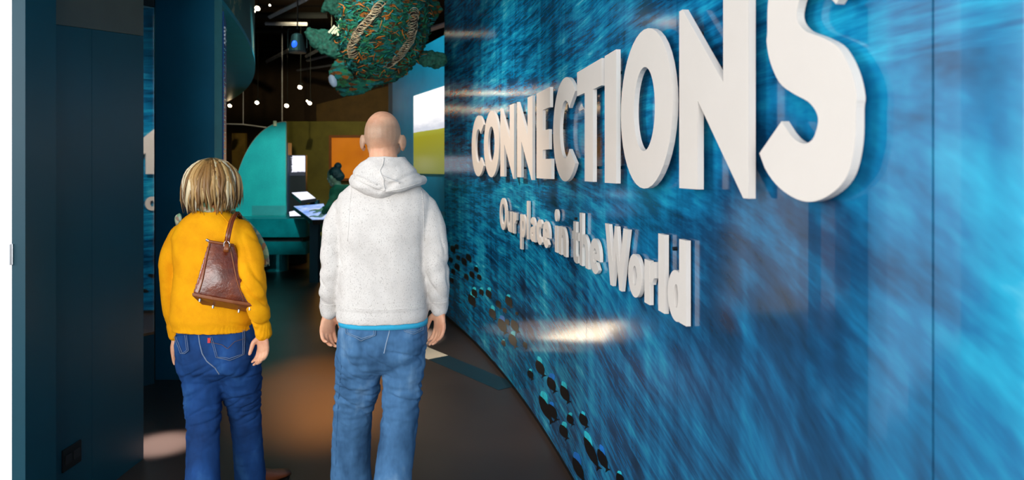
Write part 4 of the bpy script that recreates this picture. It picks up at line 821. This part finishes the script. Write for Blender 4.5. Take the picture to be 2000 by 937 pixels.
for i in range(520):
    phi = rs.uniform(0, 2*pi); front = math.sin(phi-.18)
    if front > .62: continue
    zend = rs.uniform(1.362, 1.44) + max(0, front)*.02; z0 = rs.choice([1.619, 1.612, 1.60, 1.57, 1.54]); sc_ = rs.uniform(.87, 1.045); ph = phi+rs.uniform(-.05, .05); tw = rs.uniform(-.22, .22); fl = rs.uniform(-.012, .016)
    pts = []; rad = []; w0 = rs.uniform(.004, .0105); S_ = 10
    for k in range(S_+1):
        t = k/S_; z = z0+(zend-z0)*(t**1.25 if z0 > 1.59 else t); r = HR(z)*sc_+fl*t**3; a = ph+tw*t+.03*math.sin(9*t+i)
        pts.append((hcx+r*math.cos(a), hcy+r*1.08*math.sin(a), z)); rad.append((w0*(.45+.9*math.sin(pi*min(1, t*.9+.1)))*(1-.75*t**4)*.45, w0*(.45+.9*math.sin(pi*min(1, t*.9+.1)))*(1-.75*t**4)))
    n0 = len(g.v); g.tube(pts, rad, 6, up=(math.cos(ph), math.sin(ph), 0.01)); c0 = rs.choice(pal)
    if z0 < 1.58 and rs.random() < .6: c0 = pal[rs.choice((1, 2, 4, 5, 7))]
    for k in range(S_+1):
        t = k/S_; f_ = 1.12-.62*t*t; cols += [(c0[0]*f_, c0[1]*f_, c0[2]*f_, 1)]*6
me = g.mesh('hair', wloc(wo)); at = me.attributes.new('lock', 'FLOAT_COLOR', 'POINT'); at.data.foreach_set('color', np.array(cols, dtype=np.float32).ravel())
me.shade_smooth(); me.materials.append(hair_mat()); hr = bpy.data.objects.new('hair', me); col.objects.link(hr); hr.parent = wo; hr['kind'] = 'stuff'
cap = []
for z in (1.395, 1.42, 1.46, 1.5, 1.54, 1.57, 1.595, 1.61):
    r = HR(z)*.9; cap.append([(hcx+r*math.cos(.18+pi+(k/24-.5)*2*pi*.78 - pi/2), hcy+r*1.06*math.sin(.18+pi+(k/24-.5)*2*pi*.78 - pi/2), z) for k in range(25)]+[(hcx, hcy-.02, z)])
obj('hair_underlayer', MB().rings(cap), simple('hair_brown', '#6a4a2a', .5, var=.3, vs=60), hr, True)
# shoulder bag
def leather():
    m, nt, b = newmat('brown_leather'); oc = objc(nt); f = noi(nt, oc, 9, 5, .65); w = noi(nt, oc, 60, 3)
    nt.links.new(ramp(nt, f, [(.25, lin('#3a1206')), (.5, lin('#6b2a11')), (.75, lin('#9a4d24'))]), b.inputs['Base Color']); b.inputs['Roughness'].default_value = .24; b.inputs['Coat Weight'].default_value = .4; b.inputs['Coat Roughness'].default_value = .15
    bump(nt, b, mth(nt, 'ADD', mth(nt, 'MULTIPLY', f, 1.0), mth(nt, 'MULTIPLY', w, .03)), .35, .02); return m
M['leather'] = leather(); M['leather2'] = simple('tan_leather', '#8a4a1e', .4, var=.2)
bag = thing('shoulder_bag', 'glossy brown leather shoulder bag hanging behind the mustard sweater', 'bag', wp(435, 610, -.2))
def bagpt(u, v, w):   # u across, v up (0 bottom), w depth (0 = near camera face)
    bl = wp(376, 573, -.24); br = wp(498, 594, -.16); tl_ = wp(407, 471, -.185); tr = wp(456, 479, -.155)
    lo_ = bl+(br-bl)*u; hi = tl_+(tr-tl_)*u; bulge = math.sin(pi*u)**.7*math.sin(pi*min(1, v*.9+.12))*.022
    p = lo_+(hi-lo_)*v; dpt = .085*(1-v)+.022*v
    return p+Vector((0.1, 1, -.7*(1-v))).normalized()*(dpt*w)+Vector((0, -1, 0))*bulge*(1-2*w)
R_ = []
for i in range(15):
    v = i/14; R_.append([bagpt(k/14, v, 0) for k in range(15)]+[bagpt(1-k/14, v, 1) for k in range(15)])
bmh = MB().rings(R_).mesh('bag_body', wloc(bag))
obj('bag_body', remesh(MB().rings(R_), .005, 2), M['leather'], bag, True)
bot = [bagpt(u, 0, w) for u, w in ((0, -.06), (.33, -.06), (.66, -.06), (1, -.06), (1, 1), (.66, 1), (.33, 1), (0, 1))]
obj('bag_base', MB().prism([p+Vector((0, 0, -.012)) for p in bot], (0, 0, .014)), M['leather2'], bag, bevel=.003)
for u, w in ((.1, .15), (.9, .15), (.62, .85), (.2, .85)):
    p = bagpt(u, 0, w)+Vector((0, 0, -.012)); obj('metal_foot', MB().tube([p, p+Vector((0, -.004, -.012))], [.0055, .0045], 10), M['steel'], bag)
for uu in ((.10, .22), (.86, .80)): obj('piping', MB().tube([bagpt(uu[0]+(uu[1]-uu[0])*0+.05*math.sin(pi*k/10)*(1 if uu[0] < .5 else -1)*(1-k/10), k/10*.92+.04, 0)+Vector((0, -.004, 0)) for k in range(11)], .0025, 6), M['leather2'], bag, True)
obj('top_trim', MB().tube([bagpt(u/8, 1, .2)+Vector((0, -.002, .0)) for u in range(9)], .006, 8), M['leather2'], bag, True)
obj('zip_end', MB().tube([bagpt(0, 1, .3), bagpt(0, 1, .3)+Vector((-.012, 0, .006))], .006, 8), M['steel'], bag)
rc = wp(443, 478, -.19); obj('strap_ring', MB().tube([rc+Vector((.012*math.cos(a), 0, .016*math.sin(a))) for a in [2*pi*k/20 for k in range(21)]], .0028, 8), M['steel'], bag, True)
obj('strap_tab', MB().tube([wp(441, 492, -.2), wp(442, 486, -.2), wp(443, 477, -.195)], [(.003, .011), (.003, .012), (.003, .009)], 8, up=(0, 1, 0)), M['leather2'], bag, True)
st_ = [wp(443, 474, -.19), wp(447, 452, -.17), wp(452, 432, -.14), wp(458, 420, -.10), wp(463, 415, -.04), wp(468, 422, .06), wp(470, 450, .12), wp(468, 480, .10)]
obj('strap', MB().tube(st_, [(.005, .012)]*8, 10, up=(0, 1, 0)), M['leather'], bag, True)
obj('strap_ridge', MB().tube([p+Vector((0, -.006, .001)) for p in st_[:5]], .004, 8), M['leather2'], bag, True)
# ------------------------------------------------------------------ far visitor at the touch table
D3 = 9.25; fv = thing('person', 'far visitor with tied-up hair and dark green top reaching onto the touch table', 'person', (W(662, 0, D3).x, D3, 0))
def fp(px, py, dy=0): return W(px, py, D3+dy)
hc3 = fp(653, 344); Rf = Matrix.Rotation(1.25, 3, 'Z') @ Matrix.Rotation(-.35, 3, 'X'); g = MB(); head(g, hc3, 1.0, Rf)
g.limb([hc3+Vector((.02, 0, -.05)), fp(662, 372), fp(664, 385)], [.055, .055, .08])
fx = fp(672, 0).x; bodyr = [(fx, D3, z, rx, ry) for z, rx, ry in ((.75, .17, .12), (.9, .17, .12), (1.05, .15, .11), (1.2, .18, .12), (1.3, .17, .11), (1.36, .10, .08))]
g.hloft(bodyr)
AR = [fp(655, 385, -.08), fp(643, 402, -.12), fp(634, 414, -.1), fp(624, 424, -.02)]; AR2 = [fp(664, 388, .14), fp(648, 405, .22), fp(634, 408, .24), fp(626, 411, .2)]
for A_ in (AR, AR2): g.limb(A_, [.045, .04, .034, .025], 12)
hand(g, AR[-1], (-1, .2, .15), (0, 0, -1), (-.2, .8, 0), (.15, .18, .2, .22), .95); hand(g, AR2[-1], (-1, -.2, .1), (0, 0, -1), (-.2, -.8, 0), (.15, .2, .2, .22), .95)
for sx in (-.08, .09): g.limb([(fx+sx, D3, .78), (fx+sx, D3+.02, .45), (fx+sx, D3, .08)], [.08, .06, .045])
obj('body', remesh(g, .0055, 3), simple('skin_teal_lit', '#7fa58e', .5, var=.15, vs=20), fv, True); eyes(fv, hc3, Rf)  # greenish skin: the teal light on the visitor is put into the colour
g = MB(); g.hloft([(x, y, z, rx+.02, ry+.02) for x, y, z, rx, ry in bodyr]); g.limb([fp(660, 380, -.06)]+AR[:3], [.065, .06, .05, .042]); g.limb([fp(666, 382, .1)]+AR2[:3], [.065, .06, .05, .042])
obj('green_top', remesh(g, .009, 3, lambda c: nz(c, 12, 12, 14)*.008), simple('dark_green_cloth', '#0c5b45', .8, var=.3, vs=14), fv, True)
g = MB()
for sx in (-.08, .09): g.limb([(fx+sx, D3, .82), (fx+sx, D3+.02, .45), (fx+sx, D3, .06)], [.11, .08, .065])
obj('trousers', remesh(g, .01, 2), M['black'], fv, True)
g = MB().ell(hc3+Rf @ Vector((0, -.03, .035)), (.088, .095, .09)).ell(hc3+Rf @ Vector((0, -.10, .11)), (.05, .05, .048)).ell(hc3+Rf @ Vector((0, -.06, -.02)), (.085, .06, .07))
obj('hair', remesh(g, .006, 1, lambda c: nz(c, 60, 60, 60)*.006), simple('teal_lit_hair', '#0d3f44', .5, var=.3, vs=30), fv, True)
for sx in (-.08, .09): shoe(fv, (fx+sx, D3, 0), .6, M['shoe2'])
#SECTION4
# ------------------------------------------------------------------ hanging turtle sculpture of nets and wire
def net_mat():
    m, nt, b = newmat('woven_net'); oc = objc(nt); v = nd(nt, 'ShaderNodeTexVoronoi'); v.inputs['Scale'].default_value = 17; nt.links.new(mapv(nt, oc, (1, 1, 2.6)), v.inputs['Vector'])
    sp = nd(nt, 'ShaderNodeSeparateColor'); nt.links.new(v.outputs['Color'], sp.inputs[0]); f = noi(nt, oc, 90, 4, .8)
    t = mth(nt, 'ADD', mth(nt, 'MULTIPLY', sp.outputs[0], .8), mth(nt, 'MULTIPLY', f, .3))
    nt.links.new(ramp(nt, t, [(.1, lin('#0a2a26')), (.28, lin('#0f5a48')), (.42, lin('#168a6c')), (.58, lin('#1a8f95')), (.72, lin('#2f9a5a')), (.80, lin('#3a2a1c')), (.9, lin('#b8701c')), (1, lin('#2a1a14'))]), b.inputs['Base Color']); b.inputs['Roughness'].default_value = .8
    bump(nt, b, f, 1.0, .03); return m
M['net'] = net_mat(); M['wire'] = simple('bronze_wire', '#b5a687', .45, .3); M['orange'] = simple('orange_rope', '#c07018', .7); M['darknet'] = simple('dark_green_net', '#115445', .8, var=.6, vs=40, bmp=1, bs=120); M['darkwire'] = simple('dark_brown_net', '#2a2118', .8, var=.5, vs=60); M['cream'] = simple('cream_tube', '#d8e2c0', .5)
TZ = 6.3; tu = thing('turtle_sculpture', 'hanging sea turtle sculpture woven from green nets, ropes and wire', 'sculpture', W(750, 60, TZ))
def tp(px, py, dy=0): return W(px, py, TZ+dy)
fo_ = lambda a: (lambda c: nz(c, 26, 26, 26)*a+nz(c, 70, 70, 70, 5)*a*.5)
Rs = Matrix.Rotation(.35, 3, 'Y') @ Matrix.Rotation(.5, 3, 'X')
g = MB().ell(tp(752, 48), (.40, .55, .56), 36, 24, Matrix.Rotation(.30, 3, 'Y')); shm = remesh(g, .012, 1, fo_(.025)); shb = bvh(shm); obj('shell', shm, M['net'], tu, True)
g = MB().limb([tp(690, 112, .0), tp(672, 130, -.1), tp(666, 152, -.15), tp(672, 172, -.18)], [.10, .09, .11, .07], 18).limb([tp(672, 168, -.15), tp(700, 170, -.15), tp(742, 152, -.1), tp(764, 140, 0)], [(.09, .06), (.07, .06), (.05, .05), (.035, .04)], 14)
obj('head', remesh(g, .01, 1, fo_(.02)), M['net'], tu, True)
obj('eye_shell', MB().ell(tp(650, 158, -.25), (.035, .03, .06), 14, 8, Matrix.Rotation(-.4, 3, 'Y')), simple('pearl_blue', '#b8cfe6', .2), tu, True)
def flipper(pts, rad, m, up=(0, 0, 1)): obj('flipper', remesh(MB().limb(pts, rad, 18, up=up), .01, 1, fo_(.02)), m, tu, True)
flipper([tp(690, 85, -.1), tp(655, 85, -.15), tp(625, 78, -.2), tp(602, 62, -.25)], [(.12, .06), (.14, .06), (.10, .05), (.04, .03)], M['darknet'])
flipper([tp(690, 15, .3), tp(665, 15, .25), tp(645, 12, .2), tp(632, 18, .2)], [(.12, .06), (.11, .06), (.08, .05), (.03, .03)], M['darknet'])
flipper([tp(812, 108, .1), tp(835, 115, .12), tp(852, 117, .15), tp(866, 115, .15)], [(.05, .04), (.075, .05), (.08, .05), (.06, .04)], M['darknet'])
flipper([tp(805, 25, .2), tp(835, 18, .3), tp(852, 12, .35)], [(.12, .06), (.13, .06), (.09, .04)], M['net'])
def ridge(path, w, lab):
    P = []
    for (a, b), (c, d) in zip(path[:-1], path[1:]):
        for k in range(8):
            h = hitp(shb, a+(c-a)*k/8, b+(d-b)*k/8, .01); P.append(h if h else W(a+(c-a)*k/8, b+(d-b)*k/8, TZ-.3))
    n = len(P); side = Vector((1, 0, .3)).normalized()
    obj('ridge_band', MB().tube([p+Vector((0, .004, 0)) for p in P], [(.012, w)]*n, 8, up=(0, 1, 0)), M['darkwire'], tu)
    for s in (-1, 1): obj('ridge_wire', MB().tube([p+side*s*w for p in P], .005, 6), M['wire'], tu)
    coil = [];
    for i in range((n-1)*12):
        t = i/12; k = int(t); p = P[k]+(P[min(k+1, n-1)]-P[k])*(t-k); a = i*2*pi/14; coil.append(p+side*math.cos(a)*w*.9+Vector((0, -.035*abs(math.sin(a)), math.sin(a)*.03)))
    obj('wire_coil', MB().tube(coil, .003, 4), M['wire'], tu)
ridge([(742, 12), (722, 40), (700, 66), (688, 90), (694, 112)], .045, 0); ridge([(806, 22), (805, 55), (796, 85), (780, 112), (755, 130)], .045, 0)
# loose net tufts and ropes over the whole animal
rs = random.Random(11)
for nm, m, cnt, zone in (('green_tufts', simple('green_fibre', '#17845a', .8, var=.5, vs=30), 260, 0), ('orange_ropes', M['orange'], 120, 1), ('dark_tufts', M['darknet'], 260, 2), ('teal_tufts', simple('teal_fibre', '#138a92', .8, var=.4, vs=30), 140, 3)):
    g = MB()
    for i in range(cnt):
        px = rs.uniform(640, 850); py = rs.uniform(-40, 150); h = hitp(shb, px, py, .008)
        if not h: continue
        d = Vector((rs.uniform(-1, 1), rs.uniform(-.5, .1), rs.uniform(-.5, .5))).normalized()*rs.uniform(.015, .05); e = Vector((rs.uniform(-.02, .02), -.015, rs.uniform(-.02, .02)))
        g.tube([h-d, h+e, h+d], rs.uniform(.002, .005), 5)
    o = obj(nm, g, m, tu, True); o['kind'] = 'stuff'
for a, b in (((642, 64), (654, 50)), ((648, 66), (658, 53)), ((653, 66), (661, 56)), ((660, 70), (661, 58)), ((662, 55), (666, 36))): obj('cream_rod', MB().tube([tp(*a, -.32), tp(*b, -.32)], .010, 8), M['cream'], tu)
for px in (700, 790): obj('hanging_wire', MB().tube([tp(px, 0), Vector((tp(px, 0).x, TZ, 4.3))], .004, 5), M['wire'], tu)
